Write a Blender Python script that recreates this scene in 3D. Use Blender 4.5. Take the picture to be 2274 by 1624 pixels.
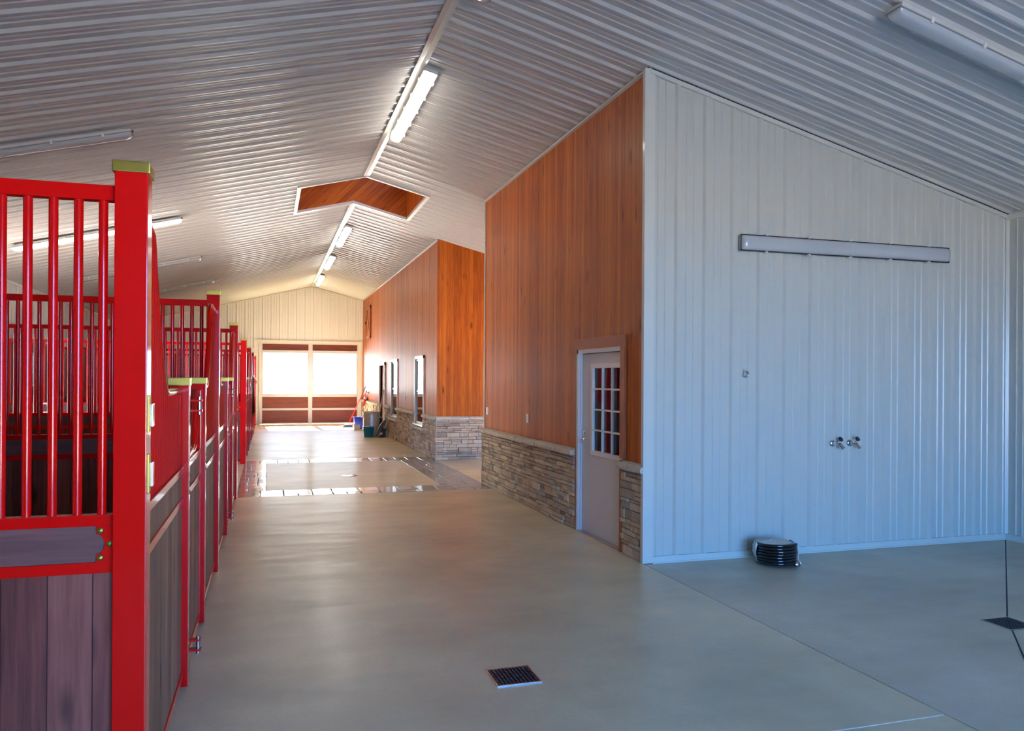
import bpy, math, random
from mathutils import Vector, Matrix, Euler
for _o in list(bpy.data.objects): bpy.data.objects.remove(_o)
S = bpy.context.scene
COL = S.collection
R = math.radians

# ---------------------------------------------------------------- camera
cam_d = bpy.data.cameras.new('camera'); cam = bpy.data.objects.new('camera', cam_d); COL.objects.link(cam)
cam.location = (0, 0, 1.75)
cam_d.sensor_fit = 'HORIZONTAL'; cam_d.sensor_width = 36.0; cam_d.lens = 1765.94 / 2274 * 36.0
cam_d.shift_y = 29.18 / 2274; cam_d.clip_start = 0.05; cam_d.clip_end = 500
_yaw, _rol = R(17.043), R(0.3403)
_F = Vector((math.sin(_yaw), math.cos(_yaw), 0)); _r0 = Vector((math.cos(_yaw), -math.sin(_yaw), 0)); _u0 = Vector((0, 0, 1))
_r = _r0 * math.cos(_rol) + _u0 * math.sin(_rol); _u = -_r0 * math.sin(_rol) + _u0 * math.cos(_rol)
cam.rotation_euler = Matrix((( _r.x, _u.x, -_F.x), (_r.y, _u.y, -_F.y), (_r.z, _u.z, -_F.z))).to_euler()
S.camera = cam

# ---------------------------------------------------------------- exposure
vs = S.view_settings
vs.view_transform = 'Standard'; vs.look = 'None'; vs.gamma = 1.0; vs.use_curve_mapping = False
vs.exposure = 3.15
S.cycles.max_bounces = 10; S.cycles.diffuse_bounces = 6; S.cycles.glossy_bounces = 5
S.cycles.transmission_bounces = 6; S.cycles.sample_clamp_indirect = 6.0; S.cycles.blur_glossy = 0.3
S.cycles.caustics_refractive = False; S.cycles.caustics_reflective = False

# ---------------------------------------------------------------- sky
W = bpy.data.worlds.new('sky'); S.world = W; W.use_nodes = True
nt = W.node_tree; nt.nodes.clear()
_out = nt.nodes.new('ShaderNodeOutputWorld'); _bg = nt.nodes.new('ShaderNodeBackground')
_tc = nt.nodes.new('ShaderNodeTexCoord'); _sx = nt.nodes.new('ShaderNodeSeparateXYZ'); _rp = nt.nodes.new('ShaderNodeValToRGB')
nt.links.new(_tc.outputs['Generated'], _sx.inputs[0]); nt.links.new(_sx.outputs['Z'], _rp.inputs[0])
def _ramp(node, stops):
    cr = node.color_ramp
    cr.elements[0].position, cr.elements[0].color = stops[0][0], (*stops[0][1], 1)
    cr.elements[1].position, cr.elements[1].color = stops[-1][0], (*stops[-1][1], 1)
    for p_, c_ in stops[1:-1]: _e = cr.elements.new(p_); _e.color = (*c_, 1)
# deep blue sky to the south, pale sky around the sun in the north
_ramp(_rp, [(0, (.26, .70, 1.40)), (.15, (.17, .54, 1.38)), (.5, (.05, .2, .8))])
_rn = nt.nodes.new('ShaderNodeValToRGB'); nt.links.new(_sx.outputs['Z'], _rn.inputs[0])
_ramp(_rn, [(0, (.36, .38, .40)), (.25, (.34, .41, .50)), (.8, (.08, .22, .6))])
_my = nt.nodes.new('ShaderNodeMapRange'); nt.links.new(_sx.outputs['Y'], _my.inputs[0])
_my.inputs[1].default_value = -.75; _my.inputs[2].default_value = .05
_mx = nt.nodes.new('ShaderNodeMix'); _mx.data_type = 'RGBA'
nt.links.new(_my.outputs[0], _mx.inputs[0]); nt.links.new(_rp.outputs[0], _mx.inputs[6]); nt.links.new(_rn.outputs[0], _mx.inputs[7])
nt.links.new(_mx.outputs[2], _bg.inputs[0]); nt.links.new(_bg.outputs[0], _out.inputs[0])
_bg.inputs[1].default_value = 2.6

# ---------------------------------------------------------------- sun
_sl = bpy.data.lights.new('sun', 'SUN'); _sl.energy = 18.0; _sl.color = (1.0, 0.93, 0.82); _sl.angle = R(0.6)
sun = bpy.data.objects.new('sun', _sl); COL.objects.link(sun)
sun.rotation_euler = Vector((0.06, -1.0, -0.72)).to_track_quat('-Z', 'Y').to_euler()

# ---------------------------------------------------------------- sky portals at the end panes and the unseen doorways shaped for light
def portal(name, loc, d, sx, sy):
    l = bpy.data.lights.new(name, 'AREA'); l.shape = 'RECTANGLE'; l.size = sx; l.size_y = sy
    l.cycles.is_portal = True
    o = bpy.data.objects.new(name, l); COL.objects.link(o); o.location = loc
    o.rotation_euler = Vector(d).to_track_quat('-Z', 'Z').to_euler()
XL, XRW, YB, YE = -4.8, 7.85, -2.8, 30.8            # outer walls
XR, ZR, SL = 1.57, 5.20, 0.25                       # ridge x, ridge z, pitch
XW = 3.45                                           # face of the wood walls along the aisle
portal('portal_back', (2.3, YB - .03, 1.52), (0, 1, 0), 3.8, 3.04)
portal('portal_end_a', (0.6, YE + .1, 1.9), (0, -1, 0), 1.62, 1.6)
portal('portal_end_b', (2.45, YE + .1, 1.9), (0, -1, 0), 1.62, 1.6)
portal('portal_left', (XL - .12, 13.4, 1.2), (1, 0, 0), 1.6, 2.4)
portal('portal_right', (XRW + .12, 14.3, 1.2), (-1, 0, 0), 2.4, 2.4)

def roofz(x): return ZR - SL * abs(x - XR)

# ================================================================ materials
def new_mat(name):
    m = bpy.data.materials.new(name); m.use_nodes = True
    return m, m.node_tree, m.node_tree.nodes['Principled BSDF']
def N(t, kind, **kw):
    n = t.nodes.new(kind)
    for k, v in kw.items(): setattr(n, k, v)
    return n
def math_(t, op, a, b=None, c=None):
    n = N(t, 'ShaderNodeMath', operation=op)
    for i, v in enumerate((a, b, c)):
        if v is None: continue
        if hasattr(v, 'links'): t.links.new(v, n.inputs[i])
        else: n.inputs[i].default_value = v
    return n.outputs[0]
def mixc(t, f, a, b, mode='MIX'):
    n = N(t, 'ShaderNodeMix', data_type='RGBA', blend_type=mode)
    for i, v in ((0, f), (6, a), (7, b)):
        if hasattr(v, 'links'): t.links.new(v, n.inputs[i])
        else: n.inputs[i].default_value = v if i == 0 else (*v, 1)
    return n.outputs[2]
def noise(t, vec, scale, detail=3, rough=.5):
    n = N(t, 'ShaderNodeTexNoise'); n.inputs['Scale'].default_value = scale
    n.inputs['Detail'].default_value = detail; n.inputs['Roughness'].default_value = rough
    if vec is not None: t.links.new(vec, n.inputs['Vector'])
    return n.outputs['Fac']
def mapping(t, scale=(1, 1, 1), loc=(0, 0, 0), kind='Object'):
    tc = N(t, 'ShaderNodeTexCoord'); mp = N(t, 'ShaderNodeMapping')
    mp.inputs['Scale'].default_value = scale; mp.inputs['Location'].default_value = loc
    t.links.new(tc.outputs[kind], mp.inputs[0]); return mp.outputs[0]
def ramp(t, fac, *stops):
    n = N(t, 'ShaderNodeValToRGB'); cr = n.color_ramp
    cr.elements[0].position, cr.elements[0].color = stops[0][0], (*stops[0][1], 1)
    cr.elements[1].position, cr.elements[1].color = stops[-1][0], (*stops[-1][1], 1)
    for p, c in stops[1:-1]:
        e = cr.elements.new(p); e.color = (*c, 1)
    t.links.new(fac, n.inputs[0]); return n.outputs[0]
def rng(t, v, a, b, c, d):
    n = N(t, 'ShaderNodeMapRange'); t.links.new(v, n.inputs[0])
    for i, x in enumerate((a, b, c, d)): n.inputs[i + 1].default_value = x
    return n.outputs[0]
def bump(t, b, h, strength, dist):
    n = N(t, 'ShaderNodeBump'); n.inputs['Strength'].default_value = strength; n.inputs['Distance'].default_value = dist
    t.links.new(h, n.inputs['Height']); t.links.new(n.outputs[0], b.inputs['Normal']); return n
def simple(name, col, rough=.5, metal=0, coat=0, coat_r=.05, spec=.5, var=0.04, vscale=6, bmp=0, bscale=200):
    m, t, b = new_mat(name)
    v = mapping(t)
    f = noise(t, v, vscale)
    lo = tuple(max(0, c * (1 - var)) for c in col); hi = tuple(min(1, c * (1 + var)) for c in col)
    t.links.new(mixc(t, f, lo, hi), b.inputs['Base Color'])
    b.inputs['Roughness'].default_value = rough; b.inputs['Metallic'].default_value = metal
    b.inputs['Coat Weight'].default_value = coat; b.inputs['Coat Roughness'].default_value = coat_r
    b.inputs['Specular IOR Level'].default_value = spec
    if bmp: bump(t, b, noise(t, v, bscale), bmp, .002)
    return m

M = {}
def white_metal(name, col, rough, wavy=True, coat=.25):
    m, t, b = new_mat(name); v = mapping(t, (1, 1, 1))
    t.links.new(mixc(t, noise(t, v, 1.3), tuple(c * .96 for c in col), col), b.inputs['Base Color'])
    b.inputs['Roughness'].default_value = rough
    b.inputs['Coat Weight'].default_value = coat; b.inputs['Coat Roughness'].default_value = .16
    if wavy: bump(t, b, noise(t, mapping(t, (2.2, 2.2, .5)), 2.0, 1), .25, .01)
    return m
M['ceil'] = white_metal('painted_steel_ceiling', (.60, .59, .56), .30, False, 0)
M['wmetal'] = white_metal('painted_steel_wall', (.58, .58, .53), .36, False)
M['wtrim'] = simple('painted_trim', (.64, .64, .59), .35, coat=.2, var=.03)
M['cream'] = simple('cream_trim', (.80, .77, .68), .45)
M['ewall'] = white_metal('painted_steel_end_wall', (.80, .785, .72), .42, False)  # cream steel lightened in colour to add brightness at the far end
M['red'] = simple('red_powder_coat', (.68, .0015, .001), .40, coat=.75, coat_r=.10, spec=.04, var=.02, vscale=3)
M['brass'] = simple('brass', (.48, .34, .07), .34, metal=1, var=.08)
M['steel'] = simple('steel', (.62, .62, .62), .22, metal=1, var=.08)
M['chrome'] = simple('chrome', (.75, .75, .76), .10, metal=1)
M['galv'] = simple('galvanised', (.62, .60, .54), .38, metal=.6, var=.25, vscale=14)
M['black'] = simple('black_plastic', (.012, .012, .014), .35, bmp=.1)
M['rubber'] = simple('black_rubber_hose', (.010, .010, .010), .16, coat=.5)
M['dark'] = simple('dark_gasket_gap_shade', (.02, .02, .02), .7)
M['gasket'] = simple('grey_gasket', (.32, .32, .31), .7)
M['mortar'] = simple('mortar', (.13, .115, .10), .95, bmp=.5, bscale=90)
M['doorwhite'] = simple('door_paint', (.60, .61, .62), .38, coat=.3, coat_r=.2, var=.02)
M['plate'] = simple('ivory_plate', (.78, .77, .74), .35)
M['teal'] = simple('teal_rubber', (.005, .18, .24), .42)
M['blue'] = simple('blue_plastic', (.03, .06, .62), .30)
M['redplastic'] = simple('red_plastic', (.80, .01, .01), .35)
M['white_plastic'] = simple('white_plastic', (.75, .74, .70), .4)
M['card'] = simple('card_tag', (.62, .62, .56), .55, var=.12, vscale=30)
M['string'] = simple('string', (.75, .74, .70), .7)
M['blanket'] = simple('dark_blanket', (.035, .018, .014), .85, bmp=.4, bscale=120)
M['ochre'] = simple('ochre_binding', (.42, .20, .03), .8)
M['pole'] = simple('ash_handle', (.52, .36, .20), .45, coat=.3, var=.15)
M['iron'] = simple('drain_iron', (.07, .075, .10), .45, metal=.6, var=.2, vscale=40)
M['pit'] = simple('drain_pit_shade', (.006, .006, .006), .9)
M['ground'] = simple('gravel_ground', (.72, .64, .52), .9, var=.15, vscale=2)
M['stallrub'] = simple('dark_stall_mat', (.05, .04, .035), .8, var=.3)
M['drywall'] = simple('inner_room_wall', (.45, .44, .42), .8)
M['blackled'] = simple('dark_shoe', (.02, .02, .03), .5, var=.3, vscale=20)

def wood(name, axis, w, cols, dir_axis=None, groove=.035, coat=.12, coat_r=.28, diag=False, knots=True, rough=.5):
    m, t, b = new_mat(name)
    tc = N(t, 'ShaderNodeTexCoord'); sep = N(t, 'ShaderNodeSeparateXYZ'); t.links.new(tc.outputs['Object'], sep.inputs[0])
    x, y, z = sep.outputs
    if diag:
        a = math_(t, 'MULTIPLY', math_(t, 'SUBTRACT', x if axis == 'x' else y, z), .7071)
        l = math_(t, 'MULTIPLY', math_(t, 'ADD', x if axis == 'x' else y, z), .7071)
    else:
        a = {'x': x, 'y': y, 'z': z}[axis]; l = {'x': x, 'y': y, 'z': z}[dir_axis or 'z']
    u = math_(t, 'DIVIDE', a, w); fid = math_(t, 'FLOOR', u); fr = math_(t, 'FRACT', u)
    wn = N(t, 'ShaderNodeTexWhiteNoise', noise_dimensions='1D'); t.links.new(fid, wn.inputs['W'])
    cb = N(t, 'ShaderNodeCombineXYZ')
    t.links.new(math_(t, 'MULTIPLY', fid, 7.31), cb.inputs[0]); t.links.new(math_(t, 'MULTIPLY', a, 26), cb.inputs[1])
    t.links.new(math_(t, 'MULTIPLY', l, 1.6), cb.inputs[2])
    g = noise(t, cb.outputs[0], 1.6, 5, .6)
    g2 = noise(t, cb.outputs[0], .35, 2)
    f = math_(t, 'ADD', math_(t, 'MULTIPLY', g, .75), math_(t, 'MULTIPLY', g2, .45))
    f = math_(t, 'ADD', f, math_(t, 'MULTIPLY', math_(t, 'SUBTRACT', wn.outputs[0], .5), .32))
    col = ramp(t, f, (.28, cols[0]), (.55, cols[1]), (.85, cols[2]))
    if knots:
        cb2 = N(t, 'ShaderNodeCombineXYZ')
        t.links.new(math_(t, 'MULTIPLY', a, 7.0), cb2.inputs[0]); t.links.new(math_(t, 'MULTIPLY', l, 2.2), cb2.inputs[1])
        t.links.new(math_(t, 'MULTIPLY', fid, 3.7), cb2.inputs[2])
        vo = N(t, 'ShaderNodeTexVoronoi'); t.links.new(cb2.outputs[0], vo.inputs['Vector']); vo.inputs['Scale'].default_value = .8
        k = rng(t, vo.outputs['Distance'], .05, .20, 1, 0)
        col = mixc(t, math_(t, 'MULTIPLY', k, .75), col, tuple(c * .22 for c in cols[0]))
    e = math_(t, 'MINIMUM', fr, math_(t, 'SUBTRACT', 1, fr))
    gm = rng(t, e, 0, groove, 0, 1)
    col = mixc(t, gm, tuple(c * .35 for c in cols[0]), col)
    t.links.new(col, b.inputs['Base Color']); b.inputs['Roughness'].default_value = rough
    b.inputs['Coat Weight'].default_value = coat; b.inputs['Coat Roughness'].default_value = coat_r
    b.inputs['Specular IOR Level'].default_value = .28
    h = math_(t, 'ADD', math_(t, 'MULTIPLY', gm, 1.0), math_(t, 'MULTIPLY', g, .08))
    bump(t, b, h, .6, .004)
    return m
ORG = ((.23, .038, .002), (.43, .094, .006), (.60, .165, .013))
M['wood_y'] = wood('stained_boards_a', 'y', .083, ORG)
M['wood_x'] = wood('stained_boards_b', 'x', .083, ORG)
M['wood_diag'] = wood('stained_diagonal_boards', 'x', .095, ORG, diag=True)
M['wood_trim'] = simple('stained_casing', (.33, .075, .012), .5, coat=.25, coat_r=.3, var=.25, vscale=9)
M['wood_panel'] = wood('door_panel_wood', 'z', 2.0, ((.10, .020, .004), (.20, .042, .008), (.30, .075, .015)), dir_axis='x', knots=False, groove=.001, coat=.2)
DK = ((.08, .018, .012), (.18, .042, .027), (.29, .085, .055))
M['board_x'] = wood('stall_planks_a', 'x', .145, DK, groove=.02, coat=.04, coat_r=.3, knots=True, rough=.65)
M['board_y'] = wood('stall_planks_lit_side', 'y', .145, ((.18, .072, .038), (.30, .135, .078), (.42, .21, .13)), groove=.02, coat=.06, coat_r=.3, rough=.6)  # aisle-side planks coloured lighter to carry the brighter light on that face
M['board_h'] = wood('stall_strip', 'z', 3.0, ((.08, .03, .026), (.15, .055, .045), (.22, .085, .068)), dir_axis='x', knots=False, groove=.001, coat=.05, coat_r=.3)

M['lining'] = wood('lining_planks', 'y', .145, ((.10, .022, .014), (.19, .045, .028), (.28, .075, .045)), groove=.02, coat=.1, coat_r=.3, rough=.6)
def stone_mat():
    m, t, b = new_mat('ledgestone')
    g = N(t, 'ShaderNodeNewGeometry'); v = mapping(t)
    col = ramp(t, g.outputs['Random Per Island'], (0, (.30, .22, .14)), (.22, (.54, .40, .25)), (.45, (.66, .53, .36)), (.62, (.38, .32, .24)), (.8, (.76, .60, .40)), (1, (.46, .30, .18)))
    n = noise(t, v, 22, 6, .65)
    col = mixc(t, rng(t, n, .4, .8, 0, .6), col, (.24, .19, .15))
    n2 = noise(t, v, 6, 3)
    col = mixc(t, rng(t, n2, .45, .8, 0, .5), col, (.52, .47, .40))
    t.links.new(col, b.inputs['Base Color']); b.inputs['Roughness'].default_value = .8
    bump(t, b, n, 1.0, .012)
    return m
M['stone'] = stone_mat()
def cap_mat():
    m, t, b = new_mat('ledge_cap_stone'); v = mapping(t); n = noise(t, v, 18, 6, .6)
    t.links.new(ramp(t, n, (.3, (.46, .41, .31)), (.7, (.66, .60, .48))), b.inputs['Base Color']); b.inputs['Roughness'].default_value = .75
    bump(t, b, n, .8, .010); return m
M['cap'] = cap_mat()

def floor_mat(name, base, rough, band=False):
    m, t, b = new_mat(name)
    v = mapping(t)
    n1 = noise(t, v, .9, 4, .6); n2 = noise(t, v, 35, 4, .7)
    vs_ = mapping(t, (.38, 2.1, 1))
    n3 = noise(t, vs_, 1.7, 2, .5)
    lo = tuple(c * .74 for c in base); hi = tuple(min(1, c * 1.16) for c in base)
    col = mixc(t, rng(t, n1, .3, .7, 0, 1), lo, hi)
    col = mixc(t, rng(t, n2, .3, .8, 0, .35), col, tuple(c * .62 for c in base))
    col = mixc(t, rng(t, n3, .45, .75, 0, .15), col, tuple(c * f for c, f in zip(base, (1.12, 1.02, .86))))
    if band:
        g_ = N(t, 'ShaderNodeNewGeometry')
        col = mixc(t, rng(t, g_.outputs['Random Per Island'], 0, 1, 0, .5), col, tuple(c * .68 for c in base))
        bump(t, b, math_(t, 'ADD', noise(t, v, 9, 4, .6), math_(t, 'MULTIPLY', n2, .3)), .35, .006)
        b.inputs['Roughness'].default_value = rough
    else:
        bump(t, b, n3, .26, .004)
        t.links.new(rng(t, noise(t, mapping(t, (.5, 3.0, 1)), 1.8, 4, .6), .22, .78, rough * .70, rough * 1.32), b.inputs['Roughness'])
    t.links.new(col, b.inputs['Base Color'])
    b.inputs['Coat Weight'].default_value = .6 if band else .14; b.inputs['Coat Roughness'].default_value = .06 if band else .18
    return m
M['floor'] = floor_mat('sealed_concrete', (.68, .575, .36), .39)
M['field'] = floor_mat('sealed_field_concrete', (.56, .465, .295), .50)
M['washfloor'] = floor_mat('sealed_wash_concrete', (.58, .52, .38), .44)
M['band'] = floor_mat('stamped_concrete', (.36, .30, .23), .22, band=True)

def emis(name, col, s):
    m, t, b = new_mat(name); b.inputs['Base Color'].default_value = (*col, 1)
    b.inputs['Emission Color'].default_value = (*col, 1); b.inputs['Emission Strength'].default_value = s; return m
M['lit'] = emis('lit_diffuser', (1.0, .96, .88), 2.0)
M['unlit'] = simple('unlit_diffuser', (.50, .53, .55), .22, coat=.6, var=.02)
def glass(name, tint, dark=False):
    m, t, b = new_mat(name)
    b.inputs['Base Color'].default_value = (*tint, 1); b.inputs['Roughness'].default_value = .02
    b.inputs['Transmission Weight'].default_value = 1.0; b.inputs['IOR'].default_value = 1.5
    # a thin sheet: mostly straight-through with Fresnel reflection
    tr = N(t, 'ShaderNodeBsdfTransparent'); tr.inputs[0].default_value = (*tint, 1)
    gl = N(t, 'ShaderNodeBsdfGlossy'); gl.inputs['Roughness'].default_value = .015
    fr = N(t, 'ShaderNodeFresnel'); fr.inputs[0].default_value = 1.55
    mx = N(t, 'ShaderNodeMixShader'); t.links.new(fr.outputs[0], mx.inputs[0]); t.links.new(tr.outputs[0], mx.inputs[1]); t.links.new(gl.outputs[0], mx.inputs[2])
    t.links.new(mx.outputs[0], t.nodes['Material Output'].inputs[0]); return m
M['glass'] = glass('window_glass', (.93, .95, .95))

# ================================================================ mesh builder
class MB:
    def __init__(s): s.v = []; s.f = []; s.mi = []; s.sm = []
    def add(s, vs, fs, mi=0, smooth=False):
        o = len(s.v); s.v += [tuple(p) for p in vs]
        for f in fs: s.f.append([i + o for i in f]); s.mi.append(mi); s.sm.append(smooth)
        return s
    def box(s, x0, x1, y0, y1, z0, z1, mi=0):
        x0, x1 = sorted((x0, x1)); y0, y1 = sorted((y0, y1)); z0, z1 = sorted((z0, z1))
        vs = [(x0,y0,z0),(x1,y0,z0),(x1,y1,z0),(x0,y1,z0),(x0,y0,z1),(x1,y0,z1),(x1,y1,z1),(x0,y1,z1)]
        return s.add(vs, [(0,3,2,1),(4,5,6,7),(0,1,5,4),(1,2,6,5),(2,3,7,6),(3,0,4,7)], mi)
    def bbox(s, x0, x1, y0, y1, z0, z1, b=.004, mi=0):
        """box with chamfered edges"""
        import bmesh
        bm = bmesh.new(); bmesh.ops.create_cube(bm, size=1)
        for v in bm.verts:
            v.co = ((x0 + x1) / 2 + v.co.x * (x1 - x0), (y0 + y1) / 2 + v.co.y * (y1 - y0), (z0 + z1) / 2 + v.co.z * (z1 - z0))
        bmesh.ops.bevel(bm, geom=bm.edges[:], offset=b, segments=2, affect='EDGES', profile=.7)
        bm.verts.index_update()
        s.add([v.co[:] for v in bm.verts], [[v.index for v in f.verts] for f in bm.faces], mi); bm.free(); return s
    def tube(s, pts, r, seg=12, mi=0, caps=True, closed=False):
        pts = [Vector(p) for p in pts]; n = len(pts); rr = r if isinstance(r, (list, tuple)) else [r] * n
        vs = []; prev = None
        for i, p in enumerate(pts):
            a = pts[(i - 1) % n] if (closed or i > 0) else p; b = pts[(i + 1) % n] if (closed or i < n - 1) else p
            d = (b - a).normalized()
            if prev is None:
                up = Vector((0, 0, 1)) if abs(d.z) < .9 else Vector((1, 0, 0)); x = d.cross(up).normalized()
            else: x = (prev - d * prev.dot(d)).normalized()
            prev = x; y = d.cross(x)
            for k in range(seg):
                t = 2 * math.pi * k / seg; vs.append(p + (x * math.cos(t) + y * math.sin(t)) * rr[i])
        fs = []
        m = n if closed else n - 1
        for i in range(m):
            j = (i + 1) % n
            for k in range(seg): fs.append((i * seg + k, j * seg + k, j * seg + (k + 1) % seg, i * seg + (k + 1) % seg))
        s.add(vs, fs, mi, True)
        if caps and not closed:
            s.add(vs[:seg], [list(range(seg))], mi); s.add(vs[-seg:], [list(range(seg))[::-1]], mi)
        return s
    def cyl(s, a, b, r, seg=14, mi=0, r2=None): return s.tube([a, b], [r, r if r2 is None else r2], seg, mi)
    def lathe(s, prof, c, seg=28, mi=0, M4=None):
        vs = []
        for r, z in prof:
            for k in range(seg):
                t = 2 * math.pi * k / seg; p = Vector((r * math.cos(t), r * math.sin(t), z))
                vs.append(((M4 @ p) if M4 else p) + Vector(c))
        fs = []
        for i in range(len(prof) - 1):
            for k in range(seg): fs.append((i*seg+k, i*seg+(k+1) % seg, (i+1)*seg+(k+1) % seg, (i+1)*seg+k))
        return s.add(vs, fs, mi, True)
    def prism(s, poly, ax, a, b, mi=0):
        """extrude a 2-D polygon along axis ax ('x': poly=(y,z), 'y': poly=(x,z), 'z': poly=(x,y))"""
        def P(q, t): return {'x': (t, q[0], q[1]), 'y': (q[0], t, q[1]), 'z': (q[0], q[1], t)}[ax]
        n = len(poly); vs = [P(q, a) for q in poly] + [P(q, b) for q in poly]
        fs = [list(range(n))[::-1], [i + n for i in range(n)]] + [(i, (i + 1) % n, (i + 1) % n + n, i + n) for i in range(n)]
        return s.add(vs, fs, mi)
    def build(s, name, mats, parent=None, fix=True):
        if not isinstance(mats, (list, tuple)): mats = [mats]
        me = bpy.data.meshes.new(name)
        off = Vector((0, 0, 0))
        p = parent
        while p is not None: off += p.location; p = p.parent
        me.from_pydata([tuple(Vector(v) - off) for v in s.v], [], s.f)
        for m in mats: me.materials.append(M[m] if isinstance(m, str) else m)
        me.polygons.foreach_set('material_index', s.mi); me.polygons.foreach_set('use_smooth', s.sm)
        if fix:
            import bmesh
            bm = bmesh.new(); bm.from_mesh(me); bmesh.ops.recalc_face_normals(bm, faces=bm.faces[:]); bm.to_mesh(me); bm.free()
        me.update()
        o = bpy.data.objects.new(name, me); COL.objects.link(o)
        if parent is not None: o.parent = parent
        return o
def tag(o, label=None, cat=None, group=None, kind=None):
    if label: o['label'] = label
    if cat: o['category'] = cat
    if group: o['group'] = group
    if kind: o['kind'] = kind
    return o
def thing(name, loc, label, cat, group=None):
    o = bpy.data.objects.new(name, None); o.empty_display_size = .1; COL.objects.link(o); o.location = loc
    return tag(o, label, cat, group)
def struct(name, mb, mats, fix=True): return tag(mb.build(name, mats, fix=fix), kind='structure')
def copy_tree(o, parent=None):
    c = o.copy(); COL.objects.link(c)
    if parent is not None: c.parent = parent
    for ch in o.children: copy_tree(ch, c)
    return c
rnd = random.Random(7)

# ================================================================ SETTING
# ---- ground outside
def ground_piece(x0, x1, y0, y1): return MB().box(x0, x1, y0, y1, -.5, -.03)
g = MB().box(-70, 70, -70, 100, -.6, -.12); struct('ground', g, 'ground')

# ---- floor (one slab, several finishes)
fl = MB()
def flr(x0, x1, y0, y1, mi): fl.box(x0, x1, y0, y1, -.12, 0, mi)
gap = .004
XJ = 3.41
JY = 3.32
flr(XL, XJ - gap, YB, JY - gap, 0); flr(XL, XJ - gap, JY + gap, 6.86, 0)
flr(XJ + gap, XRW, YB, 6.86, 1)
flr(XL, XRW, 6.86, 12.17, 0)
# cross of the aisles: stamped band around a plain field
flr(XL, -.45, 12.17, 17.5, 0)
BANDS = ((-.45, 3.42, 12.17, 12.82), (-.45, 3.42, 16.85, 17.5), (-.45, -.02, 12.82, 16.85), (2.70, 3.42, 12.82, 16.85))
for q in BANDS: fl.box(*q, -.12, -.007, 2)
flr(-.02, 2.70, 12.82, 16.85, 3)
flr(3.42, XRW, 12.17, 17.5, 0)
flr(XL, XRW, 17.5, YE, 0)
struct('floor', fl, ['floor', 'washfloor', 'mortar', 'field'])
# stamped blocks of the border, each with eased edges
bt = MB()
def block(x0, x1, y0, y1):
    g_ = .005; e = .006; j = lambda: rnd.uniform(-.004, .004)
    c4 = [(x0 + g_ + j(), y0 + g_ + j()), (x1 - g_ + j(), y0 + g_ + j()), (x1 - g_ + j(), y1 - g_ + j()), (x0 + g_ + j(), y1 - g_ + j())]
    mx_, my_ = (x0 + x1) / 2, (y0 + y1) / 2; t_ = rnd.uniform(-.0008, .0012); tx_, ty_ = rnd.uniform(-.0012, .0012), rnd.uniform(-.0012, .0012)
    vs_ = [(x, y, -.008) for x, y in c4] + [(x, y, -.004) for x, y in c4]
    vs_ += [(x - math.copysign(e, x - mx_), y - math.copysign(e, y - my_), t_ + .0005 + tx_ * math.copysign(1, x - mx_) + ty_ * math.copysign(1, y - my_)) for x, y in c4]
    bt.add(vs_, [(i, (i + 1) % 4, (i + 1) % 4 + 4, i + 4) for i in range(4)] + [(i + 4, (i + 1) % 4 + 4, (i + 1) % 4 + 8, i + 8) for i in range(4)] + [(8, 9, 10, 11)])
for x0, x1, y0, y1 in BANDS:
    along_x = (x1 - x0) > (y1 - y0); L_ = (x1 - x0) if along_x else (y1 - y0); W_ = (y1 - y0) if along_x else (x1 - x0); p = 0
    while p < L_ - .01:
        l = rnd.choice((.22, .30, .34, .42, .48)); l = min(l, L_ - p)
        if L_ - (p + l) < .15: l = L_ - p
        k = rnd.random(); cuts = [0, W_] if (k < .12 and l < .4) else ([0, W_ * rnd.choice((.36, .5, .64)), W_] if k < .75 else [0, W_ * .34, W_ * .68, W_])
        for a_, b_ in zip(cuts, cuts[1:]):
            sub = [(p, p + l)] if rnd.random() < .7 or l < .34 else [(p, p + l / 2), (p + l / 2, p + l)]
            for u0, u1 in sub:
                if along_x: block(x0 + u0, x0 + u1, y0 + a_, y0 + b_)
                else: block(x0 + a_, x0 + b_, y0 + u0, y0 + u1)
        p += l
struct('trim_20', bt, 'band')
# thin dark joint bedding below the sawn joints
jb = MB().box(XJ - .02, XJ + .02, YB, 6.86, -.119, -.006); jb.box(XL, XJ, JY - .02, JY + .02, -.119, -.006)
struct('trim_1', jb, 'dark')
cj = MB()
def strip(mb, a, b, w, z0, z1):
    a = Vector((*a, 0)); b = Vector((*b, 0)); d = (b - a).normalized(); n = Vector((-d.y, d.x, 0)) * w / 2
    mb.prism([(a + n).to_2d()[:], (a - n).to_2d()[:], (b - n).to_2d()[:], (b + n).to_2d()[:]], 'z', z0, z1)
strip(cj, (7.80, 6.80), (5.24, 4.55), .010, -.002, .0012); strip(cj, (5.01, 4.31), (4.2, 3.45), .010, -.002, .0012)
strip(cj, (5.24, 4.32), (6.5, 3.0), .010, -.002, .0012)
struct('trim_2', cj, 'dark')
wj = MB().box(XL, XJ - .01, JY - .004, JY + .004, -.004, .001); struct('trim_3', wj, 'cream')

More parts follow.
